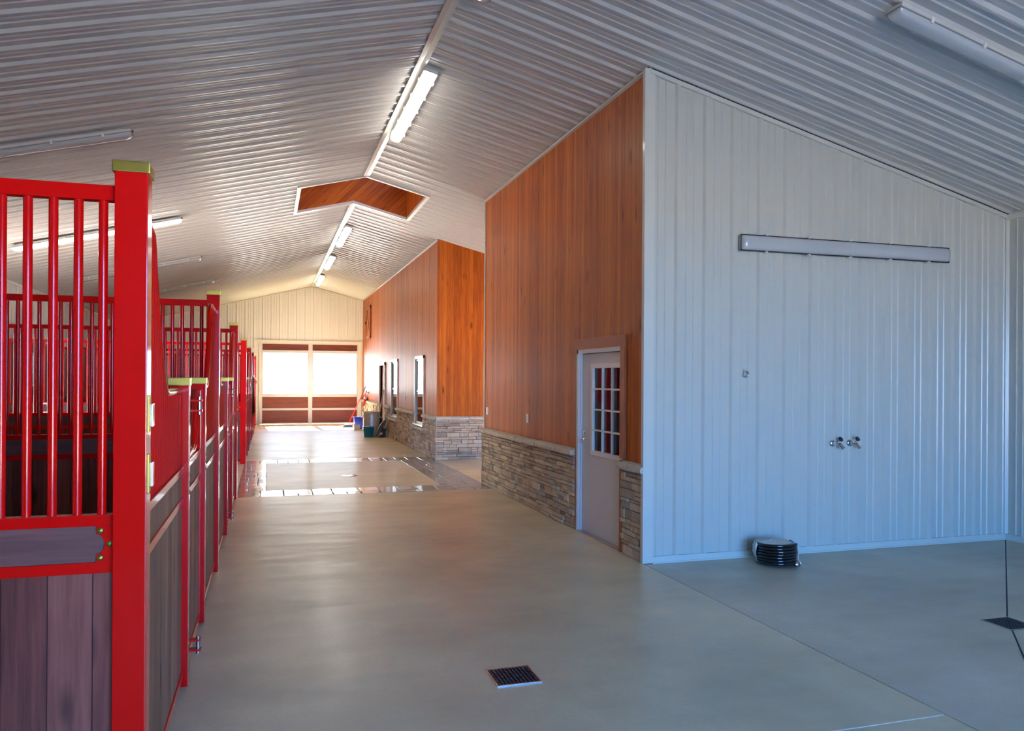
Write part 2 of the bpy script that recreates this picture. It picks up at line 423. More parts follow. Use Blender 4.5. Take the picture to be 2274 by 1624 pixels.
# ---- corrugated steel
RIB = [(0, 0), (.004, 0), (.026, .025), (.054, .025), (.060, 0), (.124, 0), (.134, .008), (.148, .008), (.151, 0),
       (.204, 0), (.214, .008), (.228, .008), (.231, 0)]
PITCH = .305
def profile(a0, a1, phase=0.0, extra=()):
    pts = []
    k = math.floor((a0 - phase) / PITCH) - 1
    while phase + k * PITCH < a1 + PITCH:
        for u, h in RIB: pts.append((phase + k * PITCH + u, h))
        k += 1
    def h_at(a):
        for (p, hp), (q, hq) in zip(pts, pts[1:]):
            if p <= a <= q: return hp + (hq - hp) * (a - p) / max(q - p, 1e-9)
        return 0
    res = [(a0, h_at(a0))] + [p for p in pts if a0 < p[0] < a1] + [(a1, h_at(a1))] + [(e, h_at(e)) for e in extra if a0 < e < a1]
    return sorted(res)

HX0, HX1, HY0, HY1 = .50, 2.61, 13.62, 15.72       # roof hatch
ce = MB()
pr = profile(YB, YE, .06, (HY0, HY1))
for side in (-1, 1):
    xe = XL if side < 0 else XRW
    def P(x, y, h): return (x, y, roofz(x) - h)
    for (ya, ha), (yb, hb) in zip(pr, pr[1:]):
        inside = ya >= HY0 - 1e-6 and yb <= HY1 + 1e-6
        hx = HX0 if side < 0 else HX1
        spans = [(XR, xe)] if not inside else [(hx, xe)]
        for xa, xb in spans:
            ce.add([P(xa, ya, ha), P(xa, yb, hb), P(xb, yb, hb), P(xb, ya, ha)], [(0, 1, 2, 3)])
struct('ceiling', ce, 'ceil', fix=False)
# outer roof skin that seals the building
rf = MB()
for a, b in ((XL - .3, HX0 - .02), (HX1 + .02, XRW + .3)):
    rf.add([(a, YB - .3, roofz(a) + .16), (b, YB - .3, roofz(b) + .16), (b, YE + .3, roofz(b) + .16), (a, YE + .3, roofz(a) + .16)], [(0, 1, 2, 3)])
for y0, y1 in ((YB - .3, HY0 - .02), (HY1 + .02, YE + .3)):
    for a, b in ((HX0 - .02, XR), (XR, HX1 + .02)):
        rf.add([(a, y0, roofz(a) + .16), (b, y0, roofz(b) + .16), (b, y1, roofz(b) + .16), (a, y1, roofz(a) + .16)], [(0, 1, 2, 3)])
struct('ceiling_outer', rf, 'dark', fix=False)
# ridge cap
rc = MB()
for y0, y1 in ((YB + .02, HY0 - .03), (HY1 + .03, YE - .02)):
    rc.prism([(XR - .055, roofz(XR - .055) - .021), (XR, ZR - .024), (XR + .055, roofz(XR + .055) - .021), (XR + .055, roofz(XR + .055) - .034), (XR, ZR - .040), (XR - .055, roofz(XR - .055) - .034)], 'y', y0, y1)
struct('trim_4', rc, 'wtrim')

# ---- cupola shaft above the hatch
cs = MB(); zt = 6.05
def gab(x0, x1, y, th, mi):  # wall across x standing on the sloping ceiling
    poly = [(x0, roofz(x0) - .02), (XR, ZR - .02), (x1, roofz(x1) - .02), (x1, zt), (x0, zt)]
    cs.prism(poly, 'y', y, y + th, mi)
gab(HX0 - .04, HX1 + .04, HY1, .04, 0); cs.box(HX0 - .04, HX1 + .04, HY1, HY1 + .04, zt, zt + .6, 0); cs.box(HX0 - .04, HX0, HY0, HY1, zt, zt + .6, 1); cs.box(HX0 - .04, HX1 + .04, HY0 - .04, HY0, zt, zt + .6, 0); gab(HX0 - .04, HX1 + .04, HY0 - .04, .04, 0)  # unseen upper side panels added to shut out sun and blue sky
cs.box(HX0 - .04, HX0, HY0, HY1, roofz(HX0) - .02, zt, 1); cs.box(HX1, HX1 + .04, HY0, HY1, roofz(HX1) - .02, zt, 1)
struct('wall_cupola', cs, ['wood_diag', 'wood_y'])
ck = MB()
for x in (HX0 - .04, HX1 - .04):
    for y in (HY0 - .04, HY1 - .04): ck.box(x, x + .08, y, y + .08, zt, zt + .6)
ck.box(HX0 - .3, HX1 + .3, HY0 - .3, HY1 + .3, zt + .6, zt + .66)
ck.box(HX0 - .05, HX1 + .05, HY0 - .05, HY0 + .03, zt + .27, zt + .33); ck.box(HX0 - .05, HX1 + .05, HY1 - .03, HY1 + .05, zt + .27, zt + .33)
ck.box(HX0 - .05, HX0 + .03, HY0, HY1, zt + .27, zt + .33); ck.box(HX1 - .03, HX1 + .05, HY0, HY1, zt + .27, zt + .33)
struct('ceiling_cupola', ck, 'wtrim')
ht = MB(); w = .055; d = .03
for y0, y1 in ((HY0 - w, HY0 + .004), (HY1 - .004, HY1 + w)):
    for xa, xb in ((HX0 - w, XR), (XR, HX1 + w)):
        ht.add([(xa, y0, roofz(xa) - .022 - d), (xb, y0, roofz(xb) - .022 - d), (xb, y1, roofz(xb) - .022 - d), (xa, y1, roofz(xa) - .022 - d),
                (xa, y0, roofz(xa)), (xb, y0, roofz(xb)), (xb, y1, roofz(xb)), (xa, y1, roofz(xa))], [(0,3,2,1),(4,5,6,7),(0,1,5,4),(1,2,6,5),(2,3,7,6),(3,0,4,7)])
for xa, xb in ((HX0 - w, HX0 + .004), (HX1 - .004, HX1 + w)):
    ht.add([(xa, HY0 + .004, roofz(xa) - .022 - d), (xb, HY0 + .004, roofz(xb) - .022 - d), (xb, HY1 - .004, roofz(xb) - .022 - d), (xa, HY1 - .004, roofz(xa) - .022 - d),
            (xa, HY0 + .004, roofz(xa)), (xb, HY0 + .004, roofz(xb)), (xb, HY1 - .004, roofz(xb)), (xa, HY1 - .004, roofz(xa))], [(0,3,2,1),(4,5,6,7),(0,1,5,4),(1,2,6,5),(2,3,7,6),(3,0,4,7)])
struct('trim_5', ht, 'wtrim')

# ---- corrugated walls
def corr_wall_y(mb, y, x0, x1, z0, sgn, phase, ztop=None, extra=()):
    """ribbed sheet in the plane y, ribs stand out towards sgn"""
    p = profile(x0, x1, phase, (XR,) + tuple(extra))
    for (a, ha), (b, hb) in zip(p, p[1:]):
        m = (a + b) / 2; za = z0(m) if callable(z0) else z0
        ta = roofz(a) - .002 if ztop is None else ztop; tb = roofz(b) - .002 if ztop is None else ztop
        if za >= min(ta, tb): continue
        mb.add([(a, y + sgn * ha, za), (b, y + sgn * hb, za), (b, y + sgn * hb, tb), (a, y + sgn * ha, ta)], [(0, 1, 2, 3)])
def corr_wall_x(mb, x, y0, y1, z0, z1, sgn, phase):
    p = profile(y0, y1, phase)
    for (a, ha), (b, hb) in zip(p, p[1:]):
        mb.add([(x + sgn * ha, a, z0), (x + sgn * hb, b, z0), (x + sgn * hb, b, z1), (x + sgn * ha, a, z1)], [(0, 1, 2, 3)])
def solid_gable(mb, y0, y1, x0, x1):
    poly = [(x0, -.1), (x1, -.1), (x1, roofz(x1) + .15), (XR, ZR + .15), (x0, roofz(x0) + .15)] if x0 < XR < x1 else [(x0, -.1), (x1, -.1), (x1, roofz(x1) + .15), (x0, roofz(x0) + .15)]
    mb.prism(poly, 'y', y0, y1)

# wash bay wall (white), y = 6.856
YN = 6.856
ww = MB(); corr_wall_y(ww, YN, XW, XRW, .06, -1, 3.757 - .038)
struct('wall_wash', ww, 'wmetal', fix=False)
wt = MB()
wt.box(3.395, 3.50, YN - .030, YN + .02, 0, 4.70)                       # corner post trim
wt.box(3.50, XRW, YN - .028, YN, 0, .065); wt.box(3.50, XRW, YN - .040, YN - .028, 0, .012)
wt.prism([(3.44, roofz(3.44) - .075), (XRW, roofz(XRW) - .075), (XRW, roofz(XRW) - .03), (3.44, roofz(3.44) - .03)], 'y', YN - .034, YN)
struct('trim_6', wt, 'wtrim')
dk = MB(); dk.prism([(3.46, roofz(3.46) - .032), (XRW, roofz(XRW) - .032), (XRW, roofz(XRW) - .020), (3.46, roofz(3.46) - .020)], 'y', YN - .040, YN - .002)
dk.box(3.398, XRW, YN - .036, YN - .01, 0, .004); dk.box(3.502, 3.507, YN - .010, YN - .001, 0, 4.66)
struct('trim_gap_shade', dk, 'dark')  # dark strips painted in as shade in the gaps beside the trim
wb = MB(); wb.prism([(3.52, -.05), (XRW, -.05), (XRW, roofz(XRW) + .1), (3.52, roofz(3.52) + .1)], 'y', YN + .004, YN + .12)
struct('wall_wash_core', wb, 'drywall')
# screws of the wash wall
scw = MB()
for k in range(15):
    x = 3.757 - .038 + k * PITCH + .038 - .026
    for z in (.45, 1.10, 1.82, 2.55, 3.22, 3.9):
        if z < roofz(x) - .15 and 3.55 < x < 7.8:
            scw.lathe([(.0, .006), (.004, .005), (.005, 0)], (x - .012, YN - .001, z), 6, M4=Matrix.Rotation(R(90), 3, 'X'))
struct('trim_7', scw, 'galv')

# right, left, end and back walls
wr = MB(); corr_wall_x(wr, XRW, YB, YN, .06, roofz(XRW), -1, .1)
corr_wall_x(wr, XRW, 12.9, 13.1, 0, roofz(XRW), -1, .1); corr_wall_x(wr, XRW, 15.5, 16.75, 0, roofz(XRW), -1, .1)
corr_wall_x(wr, XRW, 13.1, 15.5, 2.4, roofz(XRW), -1, .1)  # unseen right doorway kept small against ceiling glare
struct('wall_right', wr, 'wmetal', fix=False)
wro = MB()
for y0, y1, z0 in ((YB - .1, 13.1, -.1), (13.1, 15.5, 2.4), (15.5, YE + .1, -.1)): wro.box(XRW + .01, XRW + .12, y0, y1, z0, roofz(XRW) + .1)
struct('wall_right_core', wro, 'drywall')
rt = MB(); rt.box(XRW - .030, XRW, YB, YN - .04, roofz(XRW) - .09, roofz(XRW) - .03); rt.box(XRW - .028, XRW, YB, YN - .03, 0, .065)
struct('trim_8', rt, 'wtrim')

LW = (18.62, 19.28, 1.57, 2.20)      # small window in a stall
wl = MB()
for y0, y1, z0, z1 in ((YB, 12.6, 0, None), (12.6, 14.2, 2.4, None), (14.2, LW[0], 0, None), (LW[0], LW[1], 0, LW[2]), (LW[0], LW[1], LW[3], None), (LW[1], YE, 0, None)):  # unseen left doorway narrowed to spare the ceiling its glare
    corr_wall_x(wl, XL, y0, y1, z0, z1 if z1 else roofz(XL), 1, .05)
struct('wall_left', wl, 'wmetal', fix=False)
wlo = MB()
for y0, y1, z0, z1 in ((YB - .1, 12.6, -.1, None), (12.6, 14.2, 2.4, None), (14.2, LW[0], -.1, None), (LW[0], LW[1], -.1, LW[2]), (LW[0], LW[1], LW[3], None), (LW[1], YE + .1, -.1, None)):
    wlo.box(XL - .12, XL - .01, y0, y1, z0, z1 if z1 else roofz(XL) + .1)
struct('wall_left_core', wlo, 'drywall')
lt = MB(); lt.box(XL, XL + .035, YB, YE, roofz(XL) - .07, roofz(XL) - .025); struct('trim_9', lt, 'wtrim')
# dark plank lining behind the stalls with a red cap rail
ll = MB(); lc = MB()
for a, b in ((3.24, 12.03), (16.95, LW[0] - .04), (LW[1] + .04, YE - .03)):
    ll.box(XL + .027, XL + .045, a, b, 0, 2.42); lc.bbox(XL + .022, XL + .062, a, b, 2.40, 2.46, .004)
ll.box(XL + .027, XL + .045, LW[0] - .04, LW[1] + .04, 0, LW[2] - .04); ll.box(XL + .027, XL + .045, LW[0] - .04, LW[1] + .04, LW[3] + .04, 2.42)
lc.bbox(XL + .022, XL + .062, LW[0] - .04, LW[1] + .04, 2.40, 2.46, .004)
struct('wall_left_lining', ll, 'lining'); struct('trim_19', lc, 'red')
wn = MB()
y0, y1, z0, z1 = LW
for b_ in ((y0 - .04, y1 + .04, z0 - .04, z0), (y0 - .04, y1 + .04, z1, z1 + .04), (y0 - .04, y0, z0, z1), (y1, y1 + .04, z0, z1)): wn.box(XL - .05, XL + .03, *b_)
wn.box(XL - .02, XL + .0, y0, y1, z0 + .21, z0 + .235)
o = struct('window_1', wn, 'wtrim')
p = MB().box(XL - .015, XL - .009, y0, y1, z0, z1).build('pane', 'glass', o)

OX0, OX1, OZ = -.27, 3.30, 3.04        # doorway of the end wall
we = MB()
corr_wall_y(we, YE, XL, XRW, lambda x: (3.12 if x > -.48 else 2.78) if x > -1.05 and x < 3.40 else 0, -1, .07, extra=(-1.05, -.48, 3.40))
struct('wall_end', we, 'ewall', fix=False)
weo = MB()
weo.box(XL - .1, OX0, YE + .01, YE + .14, -.1, OZ); weo.box(OX1, XRW + .1, YE + .01, YE + .14, -.1, OZ)
weo.prism([(XL - .1, OZ), (XRW + .1, OZ), (XRW + .1, roofz(XRW) + .15), (XR, ZR + .15), (XL - .1, roofz(XL) + .15)], 'y', YE + .01, YE + .14)
struct('wall_end_core', weo, 'drywall')
et = MB()
et.box(-1.05, OX0 - .06, YE - .022, YE, 0, 2.78); et.box(OX0 - .06, OX0, YE - .06, YE + .1, 0, OZ)
et.box(OX1, OX1 + .11, YE - .04, YE + .1, 0, OZ); et.box(-.50, 3.41, YE - .05, YE + .1, OZ, OZ + .08)
et.box(-1.06, -.48, YE - .03, YE, 2.76, 2.80); et.box(-.50, OX0 - .06, YE - .022, YE, 2.78, OZ)
et.prism([(XL, roofz(XL) - .07), (XR, ZR - .07), (XRW, roofz(XRW) - .07), (XRW, roofz(XRW) - .028), (XR, ZR - .028), (XL, roofz(XL) - .028)], 'y', YE - .03, YE)
struct('trim_10', et, 'cream')

bk = MB()
corr_wall_y(bk, YB, XL, XRW, lambda x: 3.04 if .4 < x < 4.2 else 0, 1, .07, extra=(.4, 4.2))  # unseen doorway set to the right so sky blue reaches the wash wall
struct('wall_back', bk, 'wmetal', fix=False)
bko = MB(); bko.box(XL - .1, .4, YB - .14, YB - .01, -.1, 3.04); bko.box(4.2, XRW + .1, YB - .14, YB - .01, -.1, 3.04)
bko.prism([(XL - .1, 3.04), (XRW + .1, 3.04), (XRW + .1, roofz(XRW) + .15), (XR, ZR + .15), (XL - .1, roofz(XL) + .15)], 'y', YB - .14, YB - .01)
struct('wall_back_core', bko, 'drywall')

# ---- overhead door in the end wall
dr = MB(); y0, y1 = YE + .02, YE + .075
XM = 1.515
for x0_, x1_ in ((OX0, OX0 + .06), (XM - .075, XM + .075), (OX1 - .05, OX1)): dr.box(x0_, x1_, y0 - .012, y1, 0, OZ)
for z0_, z1_ in ((0, .05), (.52, .60), (1.02, 1.10), (2.69, 2.76), (2.99, OZ)): dr.box(OX0, OX1, y0 - .006, y1, z0_, z1_)
door1 = struct('door_1', dr, 'wtrim')
for xa, xb in ((OX0 + .06, XM - .075), (XM + .075, OX1 - .05)):
    for za, zb in ((.05, .52), (.60, 1.02), (2.76, 2.99)):
        MB().bbox(xa, xb, y0 + .012, y1 - .012, za, zb, .006).build('wood_panel', 'wood_panel', door1)
    gm_ = MB()
    for q in ((xa, xb, 1.10, 1.13), (xa, xb, 2.66, 2.69)): gm_.box(q[0], q[1], y0, y1 - .01, q[2], q[3])
    for q in ((xa, xa + .03), (xb - .03, xb)): gm_.box(q[0], q[1], y0, y1 - .01, 1.13, 2.66)
    gm_.build('sash', 'wtrim', door1)
    MB().box(xa + .03, xb - .03, y0 + .02, y0 + .026, 1.13, 2.66).build('pane', 'glass', door1)

# ---- wood walls along the aisle
YK, YF = 12.83, 16.73                  # recess between the two blocks
DY0, DY1, DZ = 7.40, 8.60, 2.085       # near doorway
def gable_x_box(mb, x0, x1, y0, y1, z0, mi=0):
    """box that runs up to the sloping ceiling"""
    za, zb = roofz(x0) + .05, roofz(x1) + .05
    vs = [(x0,y0,z0),(x1,y0,z0),(x1,y1,z0),(x0,y1,z0),(x0,y0,za),(x1,y0,zb),(x1,y1,zb),(x0,y1,za)]
    mb.add(vs, [(0,3,2,1),(4,5,6,7),(0,1,5,4),(1,2,6,5),(2,3,7,6),(3,0,4,7)], mi)
wa = MB()
gable_x_box(wa, XW, XW + .10, YN + .004, DY0, 0); gable_x_box(wa, XW, XW + .10, DY1, YK, 0); gable_x_box(wa, XW, XW + .10, DY0, DY1, DZ)
struct('wall_aisle', wa, 'wood_y')
wk = MB(); gable_x_box(wk, XW + .1, XRW, YK - .1, YK, 0); struct('wall_recess_near', wk, 'wood_x')
wf = MB(); gable_x_box(wf, XW, XRW, YF, YF + .1, 0); struct('wall_recess_far', wf, 'wood_x')
WINS = [(18.22, 19.28, .66, 2.21), (22.10, 23.20, .66, 2.21)]
FD = (24.55, 25.70, 2.14)
wg = MB()
spans = [(YF + .1, WINS[0][0], 0), (WINS[0][1], WINS[1][0], 0), (WINS[1][1], FD[0], 0), (FD[1], YE, 0)]
for a, b, z in spans: gable_x_box(wg, XW, XW + .10, a, b, 0)
for a, b, z0_, z1_ in WINS:
    wg.box(XW, XW + .1, a, b, 0, z0_); gable_x_box(wg, XW, XW + .1, a, b, z1_)
gable_x_box(wg, XW, XW + .1, FD[0], FD[1], FD[2])
struct('wall_aisle_far', wg, 'wood_y')
ct = MB()  # corner boards and ceiling edge mouldings
ct.box(XW - .012, XW, YK - .035, YK, .93, roofz(XW) - .02)
ct.prism([(XW - .03, roofz(XW - .03) - .048), (XW, roofz(XW) - .048), (XW, roofz(XW) - .026), (XW - .03, roofz(XW - .03) - .026)], 'y', YN, YK)
ct.prism([(XW - .03, roofz(XW - .03) - .048), (XW, roofz(XW) - .048), (XW, roofz(XW) - .026), (XW - .03, roofz(XW - .03) - .026)], 'y', YF, YE)
struct('trim_11', ct, 'ceil')
# room behind the windows (back wall)
ib = MB().box(5.6, 5.7, YF + .1, YE, 0, 4.6); struct('wall_inner', ib, 'drywall')

# ---- stone wainscot
def ledgestone(mb, ax, c, a0, a1, z0, z1, sgn, th=.035, skip=()):
    """stacked stones on plane ax=c facing sgn"""
    z = z0
    while z < z1 - .012:
        h = rnd.choice((.035, .045, .055, .06, .075, .09, .10)); h = min(h, z1 - z)
        if z1 - (z + h) < .03: h = z1 - z
        a = a0
        while a < a1 - .01:
            l = rnd.uniform(.10, .42) if h < .08 else rnd.uniform(.12, .30); l = min(l, a1 - a)
            if a1 - (a + l) < .06: l = a1 - a
            subs = [(z, z + h)]
            if h >= .09 and rnd.random() < .35: m_ = z + h * rnd.uniform(.4, .6); subs = [(z, m_), (m_, z + h)]
            for p0, p1 in subs:
                if any(a < s1 and a + l > s0 and p0 < t1 and p1 > t0 for s0, s1, t0, t1 in skip):
                    ok = False
                    for s0, s1, t0, t1 in skip:
                        if a < s0 and a + l > s0 and s0 - a > .03: ok = True; la = (a, s0)
                        if a < s1 and a + l > s1 and a + l - s1 > .03: ok = True; la = (s1, a + l)
                    if not ok: continue
                    b0, b1 = la
                else: b0, b1 = a, a + l
                g_ = .0025; dep = th + rnd.uniform(-.012, .014); e = .007
                J = lambda s: rnd.uniform(-s, s)
                def Q(u, w_, dd): return (c + sgn * dd, u, w_) if ax == 'x' else (u, c + sgn * dd, w_)
                vs = []
                crn = [(b0 + g_, p0 + g_), (b1 - g_, p0 + g_), (b1 - g_, p1 - g_), (b0 + g_, p1 - g_)]
                crn = [(u + J(.002), w_ + J(.003)) for u, w_ in crn]
                mu, mw = (b0 + b1) / 2, (p0 + p1) / 2
                for u, w_ in crn: vs.append(Q(u, w_, .0))
                for u, w_ in crn: vs.append(Q(u, w_, dep - e))
                for u, w_ in crn: vs.append(Q(u - math.copysign(e, u - mu), w_ - math.copysign(min(e, (p1 - p0) * .25), w_ - mw), dep + J(.004)))
                f = [(i, (i + 1) % 4, (i + 1) % 4 + 4, i + 4) for i in range(4)] + [(i + 4, (i + 1) % 4 + 4, (i + 1) % 4 + 8, i + 8) for i in range(4)] + [(8, 9, 10, 11)]
                mb.add(vs, f)
            a += l
        z += h
XS = XW                                    # stones stand 3.5 cm proud of the boards
st = MB(); ledgestone(st, 'x', XS, DY1 + .06, YK + .03, 0, .87, -1); ledgestone(st, 'y', YK, XW - .035, 7.8, 0, .87, 1)
struct('trim_12', st, 'stone')
st2 = MB(); ledgestone(st2, 'x', XS, YN - .02, DY0 - .035, 0, .87, -1); struct('trim_13', st2, 'stone')
sk = [(a - .09, b + .09, z0_ - .09, 3) for a, b, z0_, z1_ in WINS] + [(FD[0] - .08, FD[1] + .08, -1, 3)]
st3 = MB(); ledgestone(st3, 'x', XS, YF - .03, YE, 0, .87, -1, skip=sk); ledgestone(st3, 'y', YF, XW - .035, 7.8, 0, .87, -1)
struct('trim_14', st3, 'stone')
mo = MB()
mo.box(XW - .008, XW + .001, DY1 + .06, YK, 0, .9); mo.box(XW - .008, XW + .001, YN, DY0 - .035, 0, .9)
mo.box(XW, 7.84, YF - .008, YF + .001, 0, .9)
for a, b in ((YF, WINS[0][0] - .09), (WINS[0][1] + .09, WINS[1][0] - .09), (WINS[1][1] + .09, FD[0] - .08), (FD[1] + .08, YE)): mo.box(XW - .008, XW + .001, a, b, 0, .9)
for a, b, z0_, z1_ in WINS: mo.box(XW - .008, XW + .001, a - .09, b + .09, 0, z0_ - .02)
struct('trim_15', mo, 'mortar')
# ledge caps
def caps(mb, ax, c, a0, a1, z, sgn, deep=.095):
    a = a0
    while a < a1 - .02:
        l = min(rnd.uniform(.34, .52), a1 - a)
        if a1 - (a + l) < .15: l = a1 - a
        j = rnd.uniform(-.006, .006); dz = rnd.uniform(-.004, .004)
        prof = [(0, -.005), (deep - .025 + j, -.02), (deep - .004 + j, -.010), (deep + j, .012), (deep - .006 + j, .034), (deep - .03 + j, .050), (0, .062)]
        n = 5; vs = []
        for k in range(n + 1):
            u = a + .003 + (l - .006) * k / n; e = .006 if k in (0, n) else 0; q = rnd.uniform(-.004, .004)
            for dd, zz in prof:
                dd2 = max(0, dd - e - (q if dd > .05 else 0)); zz2 = z + .012 + dz + (zz - .02) * (1 - e * 8) + (q * .5 if dd > .05 else 0)
                vs.append((c + sgn * dd2, u, zz2) if ax == 'x' else (u, c + sgn * dd2, zz2))
        m_ = len(prof); f = []
        for k in range(n):
            for i in range(m_ - 1): f.append((k * m_ + i, k * m_ + i + 1, (k + 1) * m_ + i + 1, (k + 1) * m_ + i))
        f += [list(range(m_)), [n * m_ + i for i in range(m_)][::-1]]
        mb.add(vs, f); a += l
cp = MB()
caps(cp, 'x', XW, DY1 + .06, YK + .06, .88, -1); caps(cp, 'x', XW, YN - .03, DY0 - .03, .88, -1)
caps(cp, 'x', XW, YF - .06, WINS[0][0] - .08, .88, -1); caps(cp, 'x', XW, WINS[0][1] + .08, WINS[1][0] - .08, .88, -1)
caps(cp, 'x', XW, WINS[1][1] + .08, FD[0] - .08, .88, -1); caps(cp, 'x', XW, FD[1] + .08, YE, .88, -1)
caps(cp, 'y', YF, XW - .03, 7.8, .88, -1)
for a, b, z0_, z1_ in WINS: caps(cp, 'x', XW, a - .16, b + .16, z0_ - .10, -1, .105)
struct('trim_16', cp, 'cap')

# ---- near door
jm = MB()
jm.box(XW - .03, XW + .10, DY1 - .045, DY1 + .0, 0, DZ); jm.box(XW - .001, XW + .10, DY0, DY0 + .03, 0, DZ); jm.box(XW - .03, XW + .10, DY0, DY1, DZ - .045, DZ)
jm.box(XW - .0, XW + .02, DY1 - .06, DY1 - .045, 0, DZ)
door2 = struct('door_2', jm, 'doorwhite')
sy0, sy1 = DY0 + .03, DY1 - .05; XD = XW + .02
gy0, gy1, gz0, gz1 = 7.47, 8.22, .955, 1.87
sb = MB()
for q in ((sy0, sy1, .015, gz0 - .04), (sy0, sy1, gz1 + .04, DZ - .05), (sy0, gy0 - .04, gz0 - .04, gz1 + .04), (gy1 + .04, sy1, gz0 - .04, gz1 + .04)):
    sb.box(XD, XD + .045, *q)
slab = sb.build('door_slab', 'doorwhite', door2)
gf = MB()
for q in ((gy0 - .05, gy1 + .05, gz0 - .05, gz0), (gy0 - .05, gy1 + .05, gz1, gz1 + .05), (gy0 - .05, gy0, gz0, gz1), (gy1, gy1 + .05, gz0, gz1)): gf.bbox(XD - .012, XD + .055, *q, b=.004)
for k in (1, 2): yv = gy0 + (gy1 - gy0) * k / 3; gf.box(XD - .006, XD + .05, yv - .009, yv + .009, gz0, gz1)
for k in (1, 2, 3): zv = gz0 + (gz1 - gz0) * k / 4; gf.box(XD - .006, XD + .05, gy0, gy1, zv - .009, zv + .009)
gf.build('window_grille', 'plate', door2)
MB().box(XD + .02, XD + .026, gy0, gy1, gz0, gz1).build('pane', 'glass', door2)
hd = MB(); hy = sy1 - .07
hd.lathe([(0, .016), (.028, .014), (.032, 0)], (XD, hy, 1.045), 18, M4=Matrix.Rotation(R(-90), 3, 'Y'))
hd.tube([(XD, hy, 1.045), (XD - .05, hy, 1.045), (XD - .058, hy - .01, 1.045), (XD - .060, hy - .03, 1.043), (XD - .058, hy - .125, 1.040)], [.011, .011, .012, .012, .009], 10)
hd.lathe([(0, .012), (.022, .010), (.026, 0)], (XD, hy, 1.13), 16, M4=Matrix.Rotation(R(-90), 3, 'Y'))
tag(hd.build('door_handle', 'chrome', door2), 'chrome lever handle')
hg = MB().box(XW - .03, XD + .05, sy0, sy1, 0, .014); hg.build('threshold', 'steel', door2)
cs_ = MB()
cs_.bbox(XW - .022, XW + .002, DY1, DY1 + .06, 0, DZ, .003); cs_.bbox(XW - .032, XW + .002, DY0 - .085, DY0 + .012, .945, DZ, .003)
cs_.bbox(XW - .022, XW + .002, DY0 - .085, DY1 + .085, DZ, DZ + .12, .003); cs_.box(XW - .032, XW, DY0 - .032, DY0 + .012, 0, .93)
struct('trim_17', cs_, 'wood_trim')

# ---- far windows and far door
for i, (a, b, z0_, z1_) in enumerate(WINS):
    wm = MB(); X0, X1 = XW - .028, XW + .10
    for q in ((a - .07, a, z0_ - .02, z1_ + .07), (b, b + .07, z0_ - .02, z1_ + .07), (a - .07, b + .07, z1_, z1_ + .07)): wm.box(X0, X1, *q)
    wm.box(X0 - .03, X1, a - .07, b + .07, z0_ - .035, z0_)
    o = struct('window_%d' % (i + 2), wm, 'wtrim')
    fr_ = MB(); zm = (z0_ + z1_) / 2
    for q in ((a, a + .05, z0_, z1_), (b - .05, b, z0_, z1_), (a, b, z0_, z0_ + .05), (a, b, z1_ - .05, z1_), (a, b, zm - .02, zm + .02)): fr_.box(XW + .004, XW + .045, *q)
    fr_.build('sash', 'wtrim', o)
    MB().box(XW + .012, XW + .018, a + .05, b - .05, z0_ + .05, z1_ - .05).build('pane', 'glass', o)
a, b, zt_ = FD
fj = MB()
for q in ((a - .08, a, 0, zt_ + .09), (b, b + .08, 0, zt_ + .09), (a - .08, b + .08, zt_, zt_ + .09)): fj.box(XW - .045, XW + .10, *q)
o = struct('door_3', fj, 'cream')
MB().box(XW + .05, XW + .09, a, b, .01, zt_).build('door_slab', 'wood_trim', o)

# ================================================================ THINGS: lights
def light_fixture(lit, label, group, gasket='gasket'):
    """vapour-tight fixture, long axis local x, back at z=0, hangs down -z"""
    root = thing('light_fixture', (0, 0, 0), label, 'light', group)
    L, Wd = 1.28, .078
    h = MB().bbox(-L, L, -Wd, Wd, -.035, 0, .010)
    h.box(-L + .1, -L + .16, -.03, .03, -.001, .004); h.build('housing', 'wtrim', root)
    gk = MB().bbox(-L - .004, L + .004, -Wd - .004, Wd + .004, -.042, -.034, .003); gk.build('gasket', gasket, root)
    n = 8; sec = []
    for k in range(n + 1):
        t = math.pi * k / n; sec.append((-math.cos(t) * (Wd - .006), -.040 - .052 * math.sin(t) ** .6))
    xs = [(-L + .004, .15), (-L + .012, .6), (-L + .035, .9), (-L + .07, 1.0), (-.012, 1), (-.006, .94), (.006, .94), (.012, 1), (L - .07, 1.0), (L - .035, .9), (L - .012, .6), (L - .004, .15)]
    vs = []; f = []; m_ = len(sec)
    for x, s in xs:
        for y, z in sec: vs.append((x, y * (.9 + .1 * s), -.040 + (z + .040) * s))
    for i in range(len(xs) - 1):
        for k in range(m_ - 1): f.append((i * m_ + k, i * m_ + k + 1, (i + 1) * m_ + k + 1, (i + 1) * m_ + k))
    f += [list(range(m_)), [(len(xs) - 1) * m_ + k for k in range(m_)]]
    d_ = MB(); d_.add(vs, f, 0, True); d_.build('diffuser', 'lit' if lit else 'unlit', root)
    lm = MB().bbox(-.012, .012, -.008, .008, -.022, .022, .003).build('latch', 'plate', None); COL.objects.unlink(lm)
    for x in (-1.0, -.5, 0, .5, 1.0):
        for s in (-1, 1):
            c = lm.copy(); COL.objects.link(c); c.parent = root; c.location = (x, s * (Wd + .008), -.040)
    e_ = MB()
    e_.cyl((L, 0, -.02), (L + .018, 0, -.02), .012, 10)
    e_.build('conduit_plug', 'dark', root)
    return root
th = math.atan(SL)
